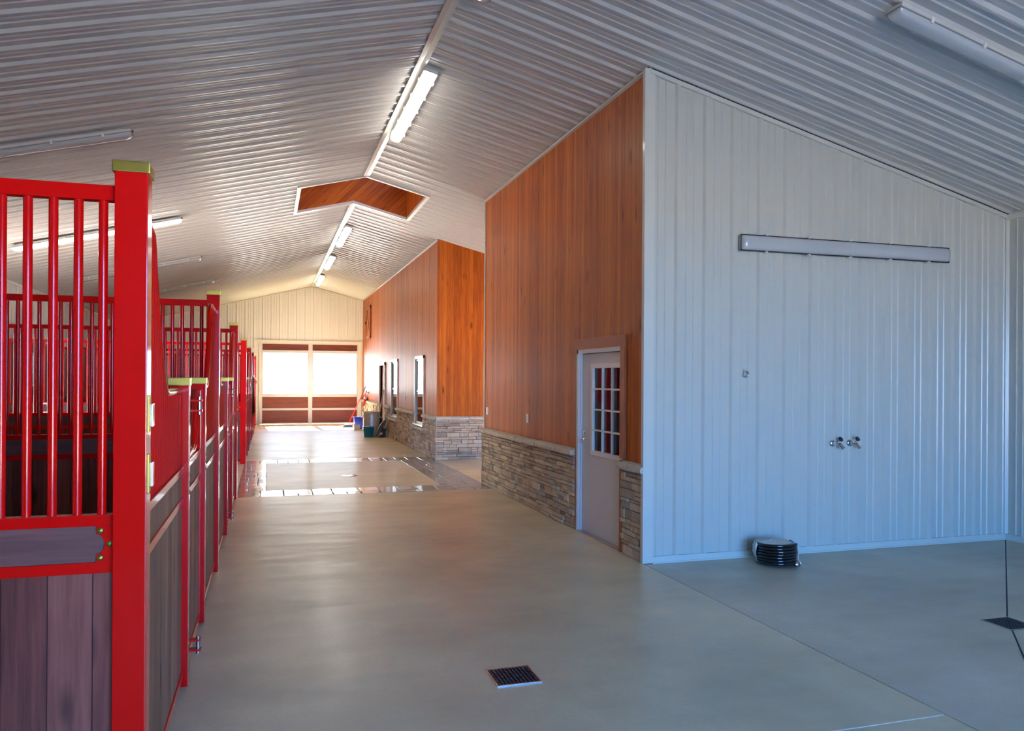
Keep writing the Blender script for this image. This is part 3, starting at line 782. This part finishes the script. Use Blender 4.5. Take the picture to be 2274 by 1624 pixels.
def place_slope(root, x, y, side, along, drop=.034):
    """side -1/1 = left/right slope; along 'y' (ridge wise) or 'x' (down the slope)"""
    e1 = Vector((1, 0, -SL * side)).normalized()
    nrm = Vector((SL * side, 0, 1)).normalized()                # up out of the slope
    if along == 'x': ex, ez = e1, nrm; ey = ez.cross(ex)
    else: ex, ez = Vector((0, 1, 0)), nrm; ey = ez.cross(ex)
    mt = Matrix(((ex.x, ey.x, ez.x), (ex.y, ey.y, ez.y), (ex.z, ey.z, ez.z)))
    root.rotation_euler = mt.to_euler()
    root.location = Vector((x, y, roofz(x))) - nrm * drop
G1, G2, G3 = 'lit strip lights beside the ridge', 'unlit strip lights above the stalls', 'unlit strip lights of the wash bay'
lit0 = light_fixture(True, 'long lit strip light beside the ridge, nearest lit one before the roof hatch', G1)
un0 = light_fixture(False, 'unlit strip light cut off at the top edge beside the ridge', 'unlit strip light at the ridge')
place_slope(lit0, 1.70, 9.86, 1, 'y'); place_slope(un0, 1.78, 5.46, 1, 'y')
for y, lb in ((19.25, 'lit strip light beside the ridge, first one beyond the roof hatch'), (23.72, 'lit strip light beside the ridge, second one beyond the roof hatch'), (28.1, 'lit strip light beside the ridge, farthest one near the end wall')):
    c = copy_tree(lit0); c['label'] = lb; place_slope(c, 1.71, y, 1, 'y')
c = copy_tree(lit0); c['label'] = 'brightly lit strip light on the left ceiling slope seen through the red bars'; c['group'] = 'lit strip light over the cross aisle'
place_slope(c, -2.66, 14.35, -1, 'x')
for y, lb in ((9.42, 'unlit strip light on the left slope above the first stall, above the big red post'), (18.75, 'unlit strip light on the left slope just beyond the lit one'), (23.15, 'small unlit strip light farthest away on the left slope')):
    c = copy_tree(un0); c['label'] = lb; c['group'] = G2; place_slope(c, -2.68, y, -1, 'x')
c = copy_tree(un0); c['label'] = 'unlit strip light on the ceiling slope at the top right corner'; c['group'] = G3; place_slope(c, 5.58, 4.71, 1, 'x')
c = light_fixture(False, 'unlit strip light mounted level on the white corrugated wall', G3, 'dark')
c.rotation_euler = Matrix(((1, 0, 0), (0, 0, 1), (0, -1, 0))).to_euler()
c.rotation_euler = Euler((R(-90) + R(180), 0, 0)) if False else Matrix(((1, 0, 0), (0, 0, 1), (0, -1, 0))).to_euler()
c.location = (5.698, YN - .030, 3.10)

# ================================================================ THINGS: stalls
ZT, ZM1, ZM0, ZL1, ZL0 = 2.44, 1.25, 1.21, 1.08, 1.04
XA, XB = -.53, -.42                       # posts
bar_me = MB().cyl((0, 0, 0), (0, 0, 1), .0160, 12).build('bar', 'red'); BAR = bar_me.data; COL.objects.unlink(bar_me); bpy.data.objects.remove(bar_me)
def add_bar(root, x, y, z0, z1):
    b = bpy.data.objects.new('bar', BAR); COL.objects.link(b); b.parent = root
    b.location = Vector((x, y, z0)) - root.location; b.scale = (1, 1, z1 - z0)
bolt_me = MB().lathe([(0, .008), (.005, .007), (.009, .003), (.012, .002), (.012, 0)], (0, 0, 0), 10).build('bolt', 'brass'); BOLT = bolt_me.data; COL.objects.unlink(bolt_me); bpy.data.objects.remove(bolt_me)
def add_bolt(par, p, d):
    b = bpy.data.objects.new('bolt', BOLT); COL.objects.link(b); b.parent = par
    off = Vector((0, 0, 0)); q = par
    while q is not None: off += q.location; q = q.parent
    b.location = Vector(p) - off; b.rotation_euler = Vector(d).to_track_quat('Z', 'Y').to_euler()

def tall_post(y, label, plates=False):
    r = thing('stall_post', ((XA + XB) / 2, y + .05, 0), label, 'post', 'tall red stall posts')
    p = MB().bbox(XA, XB, y, y + .11, 0, 2.50, .004).build('post_body', 'red', r)
    c_ = MB(); c_.bbox(XA - .008, XB + .008, y - .008, y + .118, 2.485, 2.525, .004)
    c_.build('post_cap', 'brass', r)
    if plates:
        for z0_, z1_ in ((1.325, 1.465), (1.545, 1.68)):
            l = MB(); l.bbox(XB, XB + .005, y + .02, y + .075, z0_, z1_, .001)
            l.box(XB + .005, XB + .008, y + .022, y + .028, z0_, z1_); lo = l.build('hinge_plate', 'brass', r)
            MB().bbox(XB + .005, XB + .016, y + .035, y + .085, z0_ + .02, z1_ - .03, .003).build('hinge_leaf', 'steel', lo)
    return r
def low_post_parts(root, y0_, y1_):
    p = MB().bbox(XA, XB, y0_, y1_, .015, 1.705, .004).build('low_post', 'red', root)
    MB().bbox(XA - .006, XB + .006, y0_ - .006, y1_ + .006, 1.70, 1.745, .004).build('post_cap', 'brass', root)
    for z in (1.10, 1.15, 1.20, .13, .17, .25): add_bolt(p, (XB, (y0_ + y1_) / 2, z), (1, 0, 0))
    return p
def swoop(y_tall, dir_):
    """path (y,z) of the curved top rail, from the tall post to the low post"""
    ctrl = [(0, 2.36), (.30, 2.36), (.37, 2.345), (.405, 2.29), (.44, 2.20), (.56, 1.98), (.68, 1.82), (.78, 1.72), (.84, 1.685), (.92, 1.67), (1.52, 1.67)]
    return [(y_tall + dir_ * s, z) for s, z in ctrl]
def z_on(path, y):
    for (a, za), (b, zb) in zip(path, path[1:]):
        if min(a, b) <= y <= max(a, b): return za + (zb - za) * (y - a) / ((b - a) or 1e-9)
    return path[-1][1]
XPc = -.475                              # panel centre plane
def boards_y(root, y0_, y1_):
    MB().bbox(XPc - .02, XPc + .018, y0_, y1_, ZL1, ZM0, .002).build('upper_board', 'board_y', root)
    MB().bbox(XPc - .02, XPc + .018, y0_, y1_, .10, ZL0, .002).build('planks', 'board_y', root)
    MB().bbox(XPc - .025, XPc + .027, y0_, y1_, ZM0, ZM1, .003).build('rail', 'red', root)
    MB().bbox(XPc - .025, XPc + .027, y0_, y1_, ZL0, ZL1, .003).build('rail', 'red', root)
    MB().bbox(XPc - .025, XPc + .027, y0_, y1_, .055, .10, .003).build('rail', 'red', root)
def front_panel(y_tall, dir_, label):
    path = swoop(y_tall, dir_); ya, yb = sorted((path[0][0], path[-1][0]))
    r = thing('stall_front_panel', (XPc, (ya + yb) / 2, 0), label, 'stall front', 'curved red stall front panels')
    pts = [(XPc, y, z) for y, z in path]
    MB().tube(pts, .021, 12).build('curved_top_rail', 'red', r)
    n = int((yb - ya) / .08)
    for k in range(1, n):
        y = ya + (yb - ya) * k / n; add_bar(r, XPc, y, ZM1, z_on(path, y))
    boards_y(r, ya, yb)
    ye = path[-1][0]
    low_post_parts(r, *(sorted((ye, ye + dir_ * .06))))
    return r
def gate(y0_, y1_, label):
    r = thing('stall_gate', (XPc, (y0_ + y1_) / 2, 0), label, 'gate', 'red stall gates with a dropped yoke')
    for y in (y0_, y1_ - .045): MB().bbox(XPc - .024, XPc + .026, y, y + .045, .06, 1.66, .004).build('stile', 'red', r)
    m_ = (y0_ + y1_) / 2; h = (y1_ - y0_) / 2 - .03
    cc = [(0, 1.64), (.05, 1.64), (.09, 1.60), (.13, 1.50), (.20, 1.36), (.26, 1.29), (.34, 1.265)]
    pts = [(XPc, y0_ + .03 + s, z) for s, z in cc] + [(XPc, y1_ - .03 - s, z) for s, z in cc[::-1]]
    MB().tube(pts, .021, 12).build('yoke', 'red', r)
    boards_y(r, y0_ + .045, y1_ - .045)
    for z in (.22, 1.585):
        hb = MB()
        for dz in (-.028, .028): hb.bbox(XB - .03, XB + .062, y0_ + .0, y0_ + .05, z + dz - .005, z + dz + .005, .002)
        ho = hb.build('hinge', 'red', r)
        pn = MB().cyl((XB + .045, y0_ + .02, z - .05), (XB + .045, y0_ + .02, z + .05), .012, 10); pn.build('hinge_pin', 'steel', ho)
    return r
def partition(y, label, x0=XL + .07, x1=XA):
    r = thing('stall_partition', ((x0 + x1) / 2, y, 0), label, 'stall partition', 'red barred stall partitions')
    for z0_, z1_ in ((2.385, ZT), (ZM0, ZM1), (ZL0, ZL1), (.055, .10)):
        MB().bbox(x0, x1, y - .025, y + .025, z0_, z1_, .003).build('rail', 'red', r)
    MB().bbox(x0, x1, y - .019, y + .019, ZL1, ZM0, .002).build('upper_board', 'board_h', r)
    MB().bbox(x0, x1, y - .019, y + .019, .10, ZL0, .002).build('planks', 'board_x', r)
    n = int((x1 - x0) / .0805); off = .045
    for k in range(n):
        x = x1 - off - k * .0805
        if x > x0 + .02: add_bar(r, x, y, ZM1, 2.385)
    for s in (-1, 1):
        # corner bracket: plate with a round bite
        xx = x1; w_ = .058; poly = [(xx, ZL1), (xx - w_, ZL1), (xx - w_, ZL1 + .028)]
        for k in range(9):
            t = -math.pi / 2 + math.pi * k / 8; poly.append((xx - w_ + .028 * math.cos(t), (ZL1 + ZM0) / 2 + .037 * math.sin(t)))
        poly += [(xx - w_, ZM0 - .028), (xx - w_, ZM0), (xx, ZM0)]
        b_ = MB(); b_.prism(poly, 'y', y + s * .019, y + s * .026); bo = b_.build('corner_bracket', 'red', r)
        for bx, bz in ((xx - .045, ZM0 - .016), (xx - .045, ZL1 + .016), (xx - .014, (ZM0 + ZL1) / 2)): add_bolt(bo, (bx, y + s * .026, bz), (0, s, 0))
    return r

P1 = [3.14, 7.59, 12.02]; P2 = [16.85, 21.25, 25.65, 30.05]
names = ['nearest', 'second', 'third']
lab_post = {3.14: 'large red square stall post with brass cap, nearest the camera', 7.59: 'red stall post with brass cap, second in the row, behind the nearest curved panel',
            12.02: 'red stall post with brass cap at the end of the near stall row', 16.85: 'flat faced red stall post with brass cap, first beyond the stamped floor crossing',
            21.25: 'thin looking red stall post, second beyond the floor crossing', 25.65: 'red stall post, third beyond the floor crossing', 30.05: 'last red stall post before the end wall'}
for y in P1 + P2: tall_post(y, lab_post[y], plates=(y == 3.14))
ordn = ['nearest', 'second', 'third', 'fourth', 'last']
bays = [(3.14, 7.59), (7.59, 12.02), (16.85, 21.25), (21.25, 25.65), (25.65, 30.05)]
gate_roots = []
for i, (a, b) in enumerate(bays):
    ya = a + .120; yb = b - .010
    front_panel(ya, 1, '%s stall front, its near curved barred panel dropping away from the post' % ordn[i])
    front_panel(yb, -1, '%s stall front, its far curved barred panel rising towards the next post' % ordn[i])
    g0, g1 = ya + 1.52 + .068, yb - 1.52 - .068
    gate_roots.append(gate(g0, g1, 'low plank gate with dipped top rail in the %s stall front' % ordn[i]))
lab_part = {3.195: 'red barred partition with brown planks beside the big post, closest to the camera', 7.645: 'red barred partition seen behind the closest one through its bars',
            12.075: 'red barred partition at the far end of the near stall row', 16.905: 'red barred partition beyond the cross aisle, facing the near stalls',
            21.305: 'red barred partition, second beyond the cross aisle', 25.705: 'red barred partition, third beyond the cross aisle'}
for y, lb in lab_part.items(): partition(y, lb)

# ================================================================ THINGS on the floor and walls
# floor drains
def drain(cx, cy, s, n, label, cat='drain'):
    r = thing('floor_drain', (cx, cy, 0), label, cat)
    h = s / 2
    MB().box(cx - h, cx + h, cy - h, cy + h, .0004, .0022).build('drain_pit_shade', 'pit', r)  # black sheet stands in for the darkness under the grate
    f_ = MB(); e = .010
    for q in ((-h - e, h + e, -h - e, -h), (-h - e, h + e, h, h + e), (-h - e, -h, -h, h), (h, h + e, -h, h)): f_.box(cx + q[0], cx + q[1], cy + q[2], cy + q[3], .0003, .005)
    f_.build('drain_frame', 'steel', r)
    g_ = MB(); w_ = s / n * .34
    for k in range(n + 1):
        p = -h + s * k / n
        g_.box(cx + max(-h, p - w_ / 1.1), cx + min(h, p + w_ / 1.1), cy - h, cy + h, .0015, .0045); g_.box(cx - h, cx + h, cy + max(-h, p - w_), cy + min(h, p + w_), .0015, .0045)
    g_.build('grate', 'iron', r)
    return r
r = drain(1.387, 4.467, .25, 11, 'square perforated metal floor drain in the middle of the concrete aisle')
r = drain(5.125, 4.435, .24, 9, 'dark square floor drain in the wash bay at the right edge')
cv = MB(); cv.lathe([(0, .006), (.13, .006), (.145, .003), (.15, .0005)], (1.40, 14.42, 0), 32)
o = cv.build('cleanout_cover', 'chrome'); tag(o, 'round shiny metal cover in the floor inside the stamped border', 'cover')

# hose coil
hx, hy_ = 4.635, 6.50
r = thing('garden_hose', (hx, hy_, 0), 'coiled black garden hose with paper wrap on the floor at the white wall', 'hose')
rad = .182; hr = .0145; pts = []
turns = 7; seg_ = 40
for k in range(turns * seg_ + 1):
    t = 2 * math.pi * k / seg_; z = hr + (k / seg_) * hr * 1.92; rr = rad + .003 * math.sin(t * 2.3)
    pts.append((hx + rr * math.cos(t - .9), hy_ + rr * math.sin(t - .9), z))
MB().tube(pts, hr, 10).build('hose_coil', 'rubber', r)
pts2 = []
for k in range(7 * 30 + 1):
    t = 2 * math.pi * k / 30; z = hr + (k / 30) * hr * 1.92; pts2.append((hx + (rad - .03) * math.cos(t), hy_ + (rad - .03) * math.sin(t), z))
MB().tube(pts2, hr, 8).build('inner_coil', 'rubber', r)
tp = MB(); zt2 = turns * 2 * hr * .96 + .012
tp.lathe([(.168, zt2 + .001), (.172, zt2 + .004), (.168, zt2 + .006), (.02, zt2 + .010), (0, zt2 + .010)], (hx, hy_, 0), 32)
tp.build('card_disc', 'card', r)
wp = MB(); vs = []; f = []
na = 12; sec = [(.205, .055), (.212, .11), (.210, .165), (.200, .203), (.165, .214), (.10, .222), (.05, .226)]
for i in range(na + 1):
    t = R(118) + R(58) * i / na
    for j, (rr, z) in enumerate(sec):
        q = .006 * math.sin(i * 2.1 + j * 1.7)
        zz = z + q if i not in (0, na) else z - .004
        if j == 0: zz += .035 * math.sin(math.pi * i / na)
        vs.append((hx + (rr + q) * math.cos(t), hy_ + (rr + q) * math.sin(t), zz))
ns = len(sec)
for i in range(na):
    for j in range(ns - 1): f.append((i * ns + j, i * ns + j + 1, (i + 1) * ns + j + 1, (i + 1) * ns + j))
wp.add(vs, f, 0, True); o = wp.build('paper_wrap', 'string', r, fix=False)
so = o.modifiers.new('t', 'SOLIDIFY'); so.thickness = .002
t0 = R(-52)
sp = [(hx + .12 * math.cos(t0), hy_ + .12 * math.sin(t0), zt2 + .014)] + [(hx + (.201 + .004 * math.sin(k)) * math.cos(t0 + .04 * k), hy_ + (.201) * math.sin(t0 + .04 * k), zt2 - .005 - (zt2 - .02) * k / 6) for k in range(7)]
MB().tube(sp, .0035, 6).build('tie_string', 'string', r)
nz = MB(); a0 = Vector((hx + .085, hy_ - .222, .046)); dr_ = Vector((-.75, -.65, .0)).normalized(); q4 = dr_.to_track_quat('Z', 'Y').to_matrix()
nz.lathe([(0, -.085), (.014, -.085), (.014, -.03), (.019, -.028), (.019, -.002), (.027, 0), (.029, .018), (.019, .022), (.016, .008), (0, .006)], a0, 18, M4=q4)
nz.build('hose_coupling', 'chrome', r)

# water taps
def tap(x, z, label):
    r = thing('water_tap', (x, YN, z), label, 'tap', 'water taps on the white wall')
    b = MB(); ry = Matrix.Rotation(R(90), 3, 'X')
    b.lathe([(.0, .010), (.030, .010), (.036, 0)], (x, YN - .006, z), 20, M4=ry)
    b.tube([(x, YN, z), (x + .006, YN - .055, z), (x + .022, YN - .085, z - .010), (x + .036, YN - .105, z - .035), (x + .042, YN - .112, z - .050)], [.017, .018, .020, .020, .022], 12)
    b.cyl((x + .012, YN - .06, z), (x + .022, YN - .085, z + .038), .008, 8)
    b.build('tap_body', 'chrome', r)
    k = MB(); q = Vector((.3, -.75, .62)).normalized().to_track_quat('Z', 'Y').to_matrix()
    k.lathe([(0, -.006), (.024, -.006), (.028, .004), (.026, .014), (.012, .018), (0, .018)], (x + .024, YN - .09, z + .045), 8, M4=q)
    k.build('tap_knob', 'black', r)
tap(5.555, 1.105, 'chrome wall tap with black knob, left one of the pair'); tap(5.762, 1.105, 'chrome wall tap with black knob, right one of the pair')
r = thing('tie_ring', (4.515, YN, 1.81), 'small metal tie ring fixed alone on the white corrugated wall', 'ring')
MB().bbox(4.495, 4.540, YN - .016, YN - .001, 1.825, 1.860, .004).build('ring_plate', 'galv', r)
rg = MB(); rg.tube([(4.512 + .026 * math.cos(2 * math.pi * k / 20), YN - .022 - .006 * math.sin(2 * math.pi * k / 20), 1.806 + .026 * math.sin(2 * math.pi * k / 20)) for k in range(20)], .008, 8, closed=True)
rg.build('ring', 'steel', r)
# switch and outlet plates
def plate(y, z, w_, h_, name, label, cat, knob):
    r = thing(name, (XW, y, z), label, cat)
    MB().bbox(XW - .007, XW, y - w_ / 2, y + w_ / 2, z - h_ / 2, z + h_ / 2, .002).build('cover_plate', 'plate', r)
    k = MB()
    for dy in knob: k.bbox(XW - .011, XW - .006, y + dy - .014, y + dy + .014, z - .032, z + .032, .002)
    k.build('rocker', 'white_plastic', r)
plate(12.62, 1.215, .135, .12, 'light_switch', 'white double switch plate at the far edge of the near wood wall', 'switch', (-.03, .03))
plate(10.50, 1.20, .075, .125, 'power_outlet', 'narrow white outlet plate on the near wood wall above the stone ledge', 'outlet', (0,))
plate(24.20, 1.22, .085, .13, 'light_switch', 'tiny white switch plate on the far wood wall beside the dark door', 'switch', (0,))
plate(20.85, 1.22, .07, .13, 'light_switch', 'tiny white switch plate between the two far windows', 'switch', (0,))

# decorative hay hatch on the far wall
r = thing('hatch_door', (XW, 28.8, 3.1), 'small wooden crossbuck hatch door high on the far wood wall', 'hatch')
ha, hb_, hz0, hz1 = 28.15, 29.45, 3.14, 4.32
fm = MB()
for q in ((ha, hb_, hz0, hz0 + .13), (ha, hb_, hz1 - .13, hz1), (ha, ha + .14, hz0, hz1), (hb_ - .14, hb_, hz0, hz1)): fm.bbox(XW - .045, XW - .02, *q, b=.003)
fm.build('frame', 'wood_trim', r)
MB().box(XW - .02, XW, ha + .02, hb_ - .02, hz0 + .02, hz1 - .02).build('hatch_boards', 'wood_y', r)
xb = MB()
for s in (0, 1):
    p0 = Vector((0, ha + .14, hz0 + .13)) if s == 0 else Vector((0, ha + .14, hz1 - .13)); p1 = Vector((0, hb_ - .14, hz1 - .13)) if s == 0 else Vector((0, hb_ - .14, hz0 + .13))
    d_ = (p1 - p0).normalized(); n_ = Vector((0, -d_.z, d_.y)) * .045
    xb.prism([((p0 + n_).y, (p0 + n_).z), ((p0 - n_).y, (p0 - n_).z), ((p1 - n_).y, (p1 - n_).z), ((p1 + n_).y, (p1 + n_).z)], 'x', XW - .040 - s * .004, XW - .02)
xb.build('cross_brace', 'wood_trim', r)
MB().bbox(XW - .075, XW - .044, hb_ - .10, hb_ - .03, 3.70, 3.80, .004).build('latch', 'black', r)

# galvanised can and its neighbours
cx, cy = 2.99, 24.25
r = thing('trash_can', (cx, cy, 0), 'tall open galvanised metal trash can by the far stone wall', 'trash can')
cm = MB(); prof = [(0, .02), (.215, .02), (.22, 0), (.225, .03)]
for k in range(9): prof.append((.228 + .030 * k / 8 + (.004 if k % 2 else 0), .05 + .62 * k / 8))
prof += [(.268, .70), (.274, .715), (.268, .73), (.258, .72), (.225, .06), (0, .04)]
cm.lathe(prof, (cx, cy, 0), 36); cm.build('can_body', 'galv', r)
for s in (-1, 1):
    hm = MB(); t = R(200 if s < 0 else 20)
    bx, by = cx + .262 * math.cos(t), cy + .262 * math.sin(t); ox, oy = math.cos(t) * .045, math.sin(t) * .045; txx, tyy = -math.sin(t) * .06, math.cos(t) * .06
    hm.tube([(bx + txx, by + tyy, .60), (bx + txx + ox, by + tyy + oy, .585), (bx + txx + ox, by + tyy + oy, .55), (bx - txx + ox, by - tyy + oy, .55), (bx - txx + ox, by - tyy + oy, .585), (bx - txx, by - tyy, .60)], .006, 8)
    hm.build('handle', 'galv', r)
# lid leaning on the wall
ang = R(62); lm_ = Matrix.Rotation(R(-25), 3, 'Z') @ Matrix.Rotation(-ang, 3, 'Y')
lid = MB(); lid.lathe([(0, .05), (.05, .048), (.18, .030), (.25, .010), (.275, 0), (.280, -.02), (.272, -.02), (.262, .0), (0, .035)], (3.215, 23.84, .255), 32, M4=lm_)
lr = thing('can_lid', (3.215, 23.84, 0), 'round galvanised lid leaning between the trash can and the stone wall', 'lid')
lid.build('lid_disc', 'galv', lr)
hm = MB(); hp = [lm_ @ Vector(p) for p in ((-.05, 0, .045), (-.05, 0, .085), (.05, 0, .085), (.05, 0, .045))]
hm.tube([p + Vector((3.215, 23.84, .255)) for p in hp], .006, 8); hm.build('handle', 'steel', lr)
# dark boots by the wall
for k, (bx, by, lb) in enumerate(((3.27, 23.45, 'dark rubber boot by the stone wall, nearer one of the pair'), (3.29, 23.66, 'dark rubber boot by the stone wall, farther one beside the can lid'))):
    b = MB(); b.tube([(bx, by, .02), (bx, by, .08), (bx - .005, by, .16), (bx, by, .26)], [.045, .044, .046, .052], 12)
    b.tube([(bx + .02, by, .04), (bx - .05, by - .01, .042), (bx - .11, by - .02, .036), (bx - .145, by - .022, .028)], [.036, .040, .038, .022], 10)
    o = b.build('rubber_boot', 'blackled'); tag(o, lb, 'boot', 'dark rubber boots')
# teal bucket
tx, ty = 2.845, 23.72
r = thing('bucket', (tx, ty, 0), 'teal rubber bucket on the floor in front of the galvanised can', 'bucket')
MB().lathe([(0, .012), (.118, .012), (.125, 0), (.130, .01), (.165, .27), (.178, .275), (.182, .290), (.175, .297), (.160, .29), (.125, .02), (0, .02)], (tx, ty, 0), 32).build('bucket_body', 'teal', r)
MB().tube([(tx + .172 * math.cos(t), ty + .172 * math.sin(t) , .285 - .035 * math.sin(t)) for t in [math.pi * k / 14 + math.pi for k in range(15)]], .004, 6).build('bail', 'steel', r)
# blue tub behind the can
bx0, bx1, by0, by1 = 2.80, 3.12, 27.35, 27.75
r = thing('storage_tub', (2.96, 27.5, 0), 'blue plastic tub standing behind the galvanised can near the end wall', 'tub')
tb = MB(); vs = []; zz = [(0, .0), (.0, .40)]
def tub(mb, x0, x1, y0, y1, h, fl_, th_=.008):
    o_ = [(x0 + fl_, y0 + fl_, 0), (x1 - fl_, y0 + fl_, 0), (x1 - fl_, y1 - fl_, 0), (x0 + fl_, y1 - fl_, 0), (x0, y0, h), (x1, y0, h), (x1, y1, h), (x0, y1, h)]
    i_ = [(x0 + fl_ + th_, y0 + fl_ + th_, th_), (x1 - fl_ - th_, y0 + fl_ + th_, th_), (x1 - fl_ - th_, y1 - fl_ - th_, th_), (x0 + fl_ + th_, y1 - fl_ - th_, th_), (x0 + th_, y0 + th_, h), (x1 - th_, y0 + th_, h), (x1 - th_, y1 - th_, h), (x0 + th_, y1 - th_, h)]
    f_ = [(0, 3, 2, 1), (0, 1, 5, 4), (1, 2, 6, 5), (2, 3, 7, 6), (3, 0, 4, 7), (8, 9, 10, 11), (8, 12, 13, 9), (9, 13, 14, 10), (10, 14, 15, 11), (11, 15, 12, 8), (4, 5, 13, 12), (5, 6, 14, 13), (6, 7, 15, 14), (7, 4, 12, 15)]
    mb.add(o_ + i_, f_)
tub(tb, bx0, bx1, by0, by1, .40, .035); tb.build('tub_body', 'blue', r)
rm = MB()
for q in ((bx0 - .015, bx1 + .015, by0 - .015, by0 + .004), (bx0 - .015, bx1 + .015, by1 - .004, by1 + .015), (bx0 - .015, bx0 + .004, by0, by1), (bx1 - .004, bx1 + .015, by0, by1)): rm.bbox(q[0], q[1], q[2], q[3], .375, .405, .004)
rm.build('rim', 'blue', r)
r = thing('feed_pan', (2.86, 27.05, 0), 'small pale plastic box on the floor before the blue tub', 'box')
fb = MB(); tub(fb, 2.74, 2.95, 26.92, 27.18, .17, .02, .006); fb.build('box_body', 'white_plastic', r)
# push broom leaning on the wall
b0 = Vector((2.72, 28.55, .10)); b1 = Vector((3.40, 29.35, 1.42))
r = thing('broom', (2.72, 28.55, 0), 'broom with red handle and black bristles leaning on the far wall', 'broom')
MB().tube([b0, b0.lerp(b1, .8)], .013, 10).build('handle', 'redplastic', r)
MB().tube([b0.lerp(b1, .8), b1], .014, 10).build('grip', 'black', r)
MB().bbox(2.60, 2.84, 28.50, 28.60, .09, .135, .01).build('broom_head', 'plate', r)
br_ = MB(); br_.prism([(2.60, .095), (2.84, .095), (2.88, .0), (2.50, .0)], 'y', 28.50, 28.60); br_.build('bristles', 'black', r)
# red dustpan hanging
r = thing('dustpan', (3.40, 29.2, .75), 'bright red long handled dustpan hanging on the far wood wall', 'dustpan')
dp = MB(); yc = 29.3
dp.add([(3.24, yc - .62, .74), (3.36, yc + .30, .78), (3.37, yc + .24, 1.02), (3.33, yc - .12, 1.08), (3.29, yc - .40, 1.00),
        (3.30, yc - .62, .74), (3.41, yc + .30, .78), (3.42, yc + .24, 1.02), (3.38, yc - .12, 1.08), (3.34, yc - .40, 1.00)],
       [(0, 1, 2, 3, 4), (5, 9, 8, 7, 6), (0, 5, 6, 1), (1, 6, 7, 2), (2, 7, 8, 3), (3, 8, 9, 4), (4, 9, 5, 0)])
dp.build('pan', 'redplastic', r)
MB().tube([(3.355, yc - .12, 1.06), (3.40, yc - .28, 1.28)], .013, 8).build('handle', 'redplastic', r)
r2 = thing('wall_hook', (XW, 28.7, 1.25), 'small black hook on the far wood wall above the dustpan', 'hook')
MB().tube([(XW, 28.75, 1.22), (XW - .06, 28.75, 1.21), (XW - .08, 28.75, 1.25), (XW - .08, 28.75, 1.30)], .012, 8).build('hook_arm', 'black', r2)
MB().lathe([(0, .012), (.05, .010), (.06, 0)], (XW, 28.75, 1.22), 16, M4=Matrix.Rotation(R(-90), 3, 'Y')).build('hook_base', 'black', r2)
# shovel between can and door
r = thing('shovel', (3.32, 24.6, 0), 'shovel with long wooden handle and black blade beside the dark far door', 'shovel')
MB().tube([(3.27, 24.52, .62), (3.40, 24.58, 1.38)], .016, 10).build('handle', 'pole', r)
sv = MB(); sec = [(.02, .60, .010), (.10, .56, .02), (.13, .48, .03), (.135, .36, .03), (.11, .26, .022), (.03, .20, .006)]
vs = []; f = []
for w_, z, bow in sec:
    for s in (-1, -.5, 0, .5, 1): vs.append((3.262 - (.62 - z) * .05 + w_ * s * .75 - .0, 24.50 - w_ * s * .3 + bow * (1 - s * s), z))
for i in range(len(sec) - 1):
    for k in range(4): f.append((i * 5 + k, i * 5 + k + 1, (i + 1) * 5 + k + 1, (i + 1) * 5 + k))
sv.add(vs, f, 0, True); o = sv.build('blade', 'black', r, fix=False); md = o.modifiers.new('t', 'SOLIDIFY'); md.thickness = .004
# hand fork grip standing in the can
r = thing('fork_handle', (2.92, 24.6, 0), 'handle with looped metal grip rising behind the galvanised can', 'handle')
MB().cyl((2.93, 24.62, .0), (2.90, 24.58, .78), .013, 8).build('shaft', 'pole', r)
MB().tube([(2.90, 24.58, .77), (2.845, 24.585, .82), (2.845, 24.59, .90), (2.885, 24.59, .94), (2.935, 24.59, .90), (2.93, 24.585, .82), (2.90, 24.58, .77)], .009, 8).build('grip', 'steel', r)

# blanket hanging on a far stall front
yb0, yb1 = 18.55, 19.55; xs_ = XB + .095
r = thing('horse_blanket', (XB, 19.05, 1.0), 'dark brown blanket hanging on the stall front beyond the floor crossing', 'blanket')
bl = MB(); vs = []; f = []; na, nb = 14, 10
for i in range(na + 1):
    for j in range(nb + 1):
        u, v_ = i / na, j / nb; z = 1.76 - v_ * (.80 + .12 * math.sin(u * 4)); q = .018 * math.sin(u * 15 + v_ * 2) * (.3 + v_)
        vs.append((xs_ + q + .02 * v_, yb0 + (yb1 - yb0) * (u * (1 - .12 * v_) + .06 * v_), z))
for i in range(na):
    for j in range(nb): f.append((i * (nb + 1) + j, i * (nb + 1) + j + 1, (i + 1) * (nb + 1) + j + 1, (i + 1) * (nb + 1) + j))
bl.add(vs, f, 0, True); o = bl.build('cloth', 'blanket', r, fix=False); md = o.modifiers.new('t', 'SOLIDIFY'); md.thickness = .012
eg = MB(); eg.tube([Vector(vs[i * (nb + 1) + nb]) + Vector((.006, 0, 0)) for i in range(na + 1)], .012, 8); eg.build('binding', 'ochre', r)
MB().tube([(XB + .068, yb0 - .02, 1.77), (XB + .095, yb0 - .02, 1.775), (XB + .095, yb1 + .02, 1.775), (XB + .068, yb1 + .02, 1.77)], .012, 8).build('hanging_bar', 'steel', r)
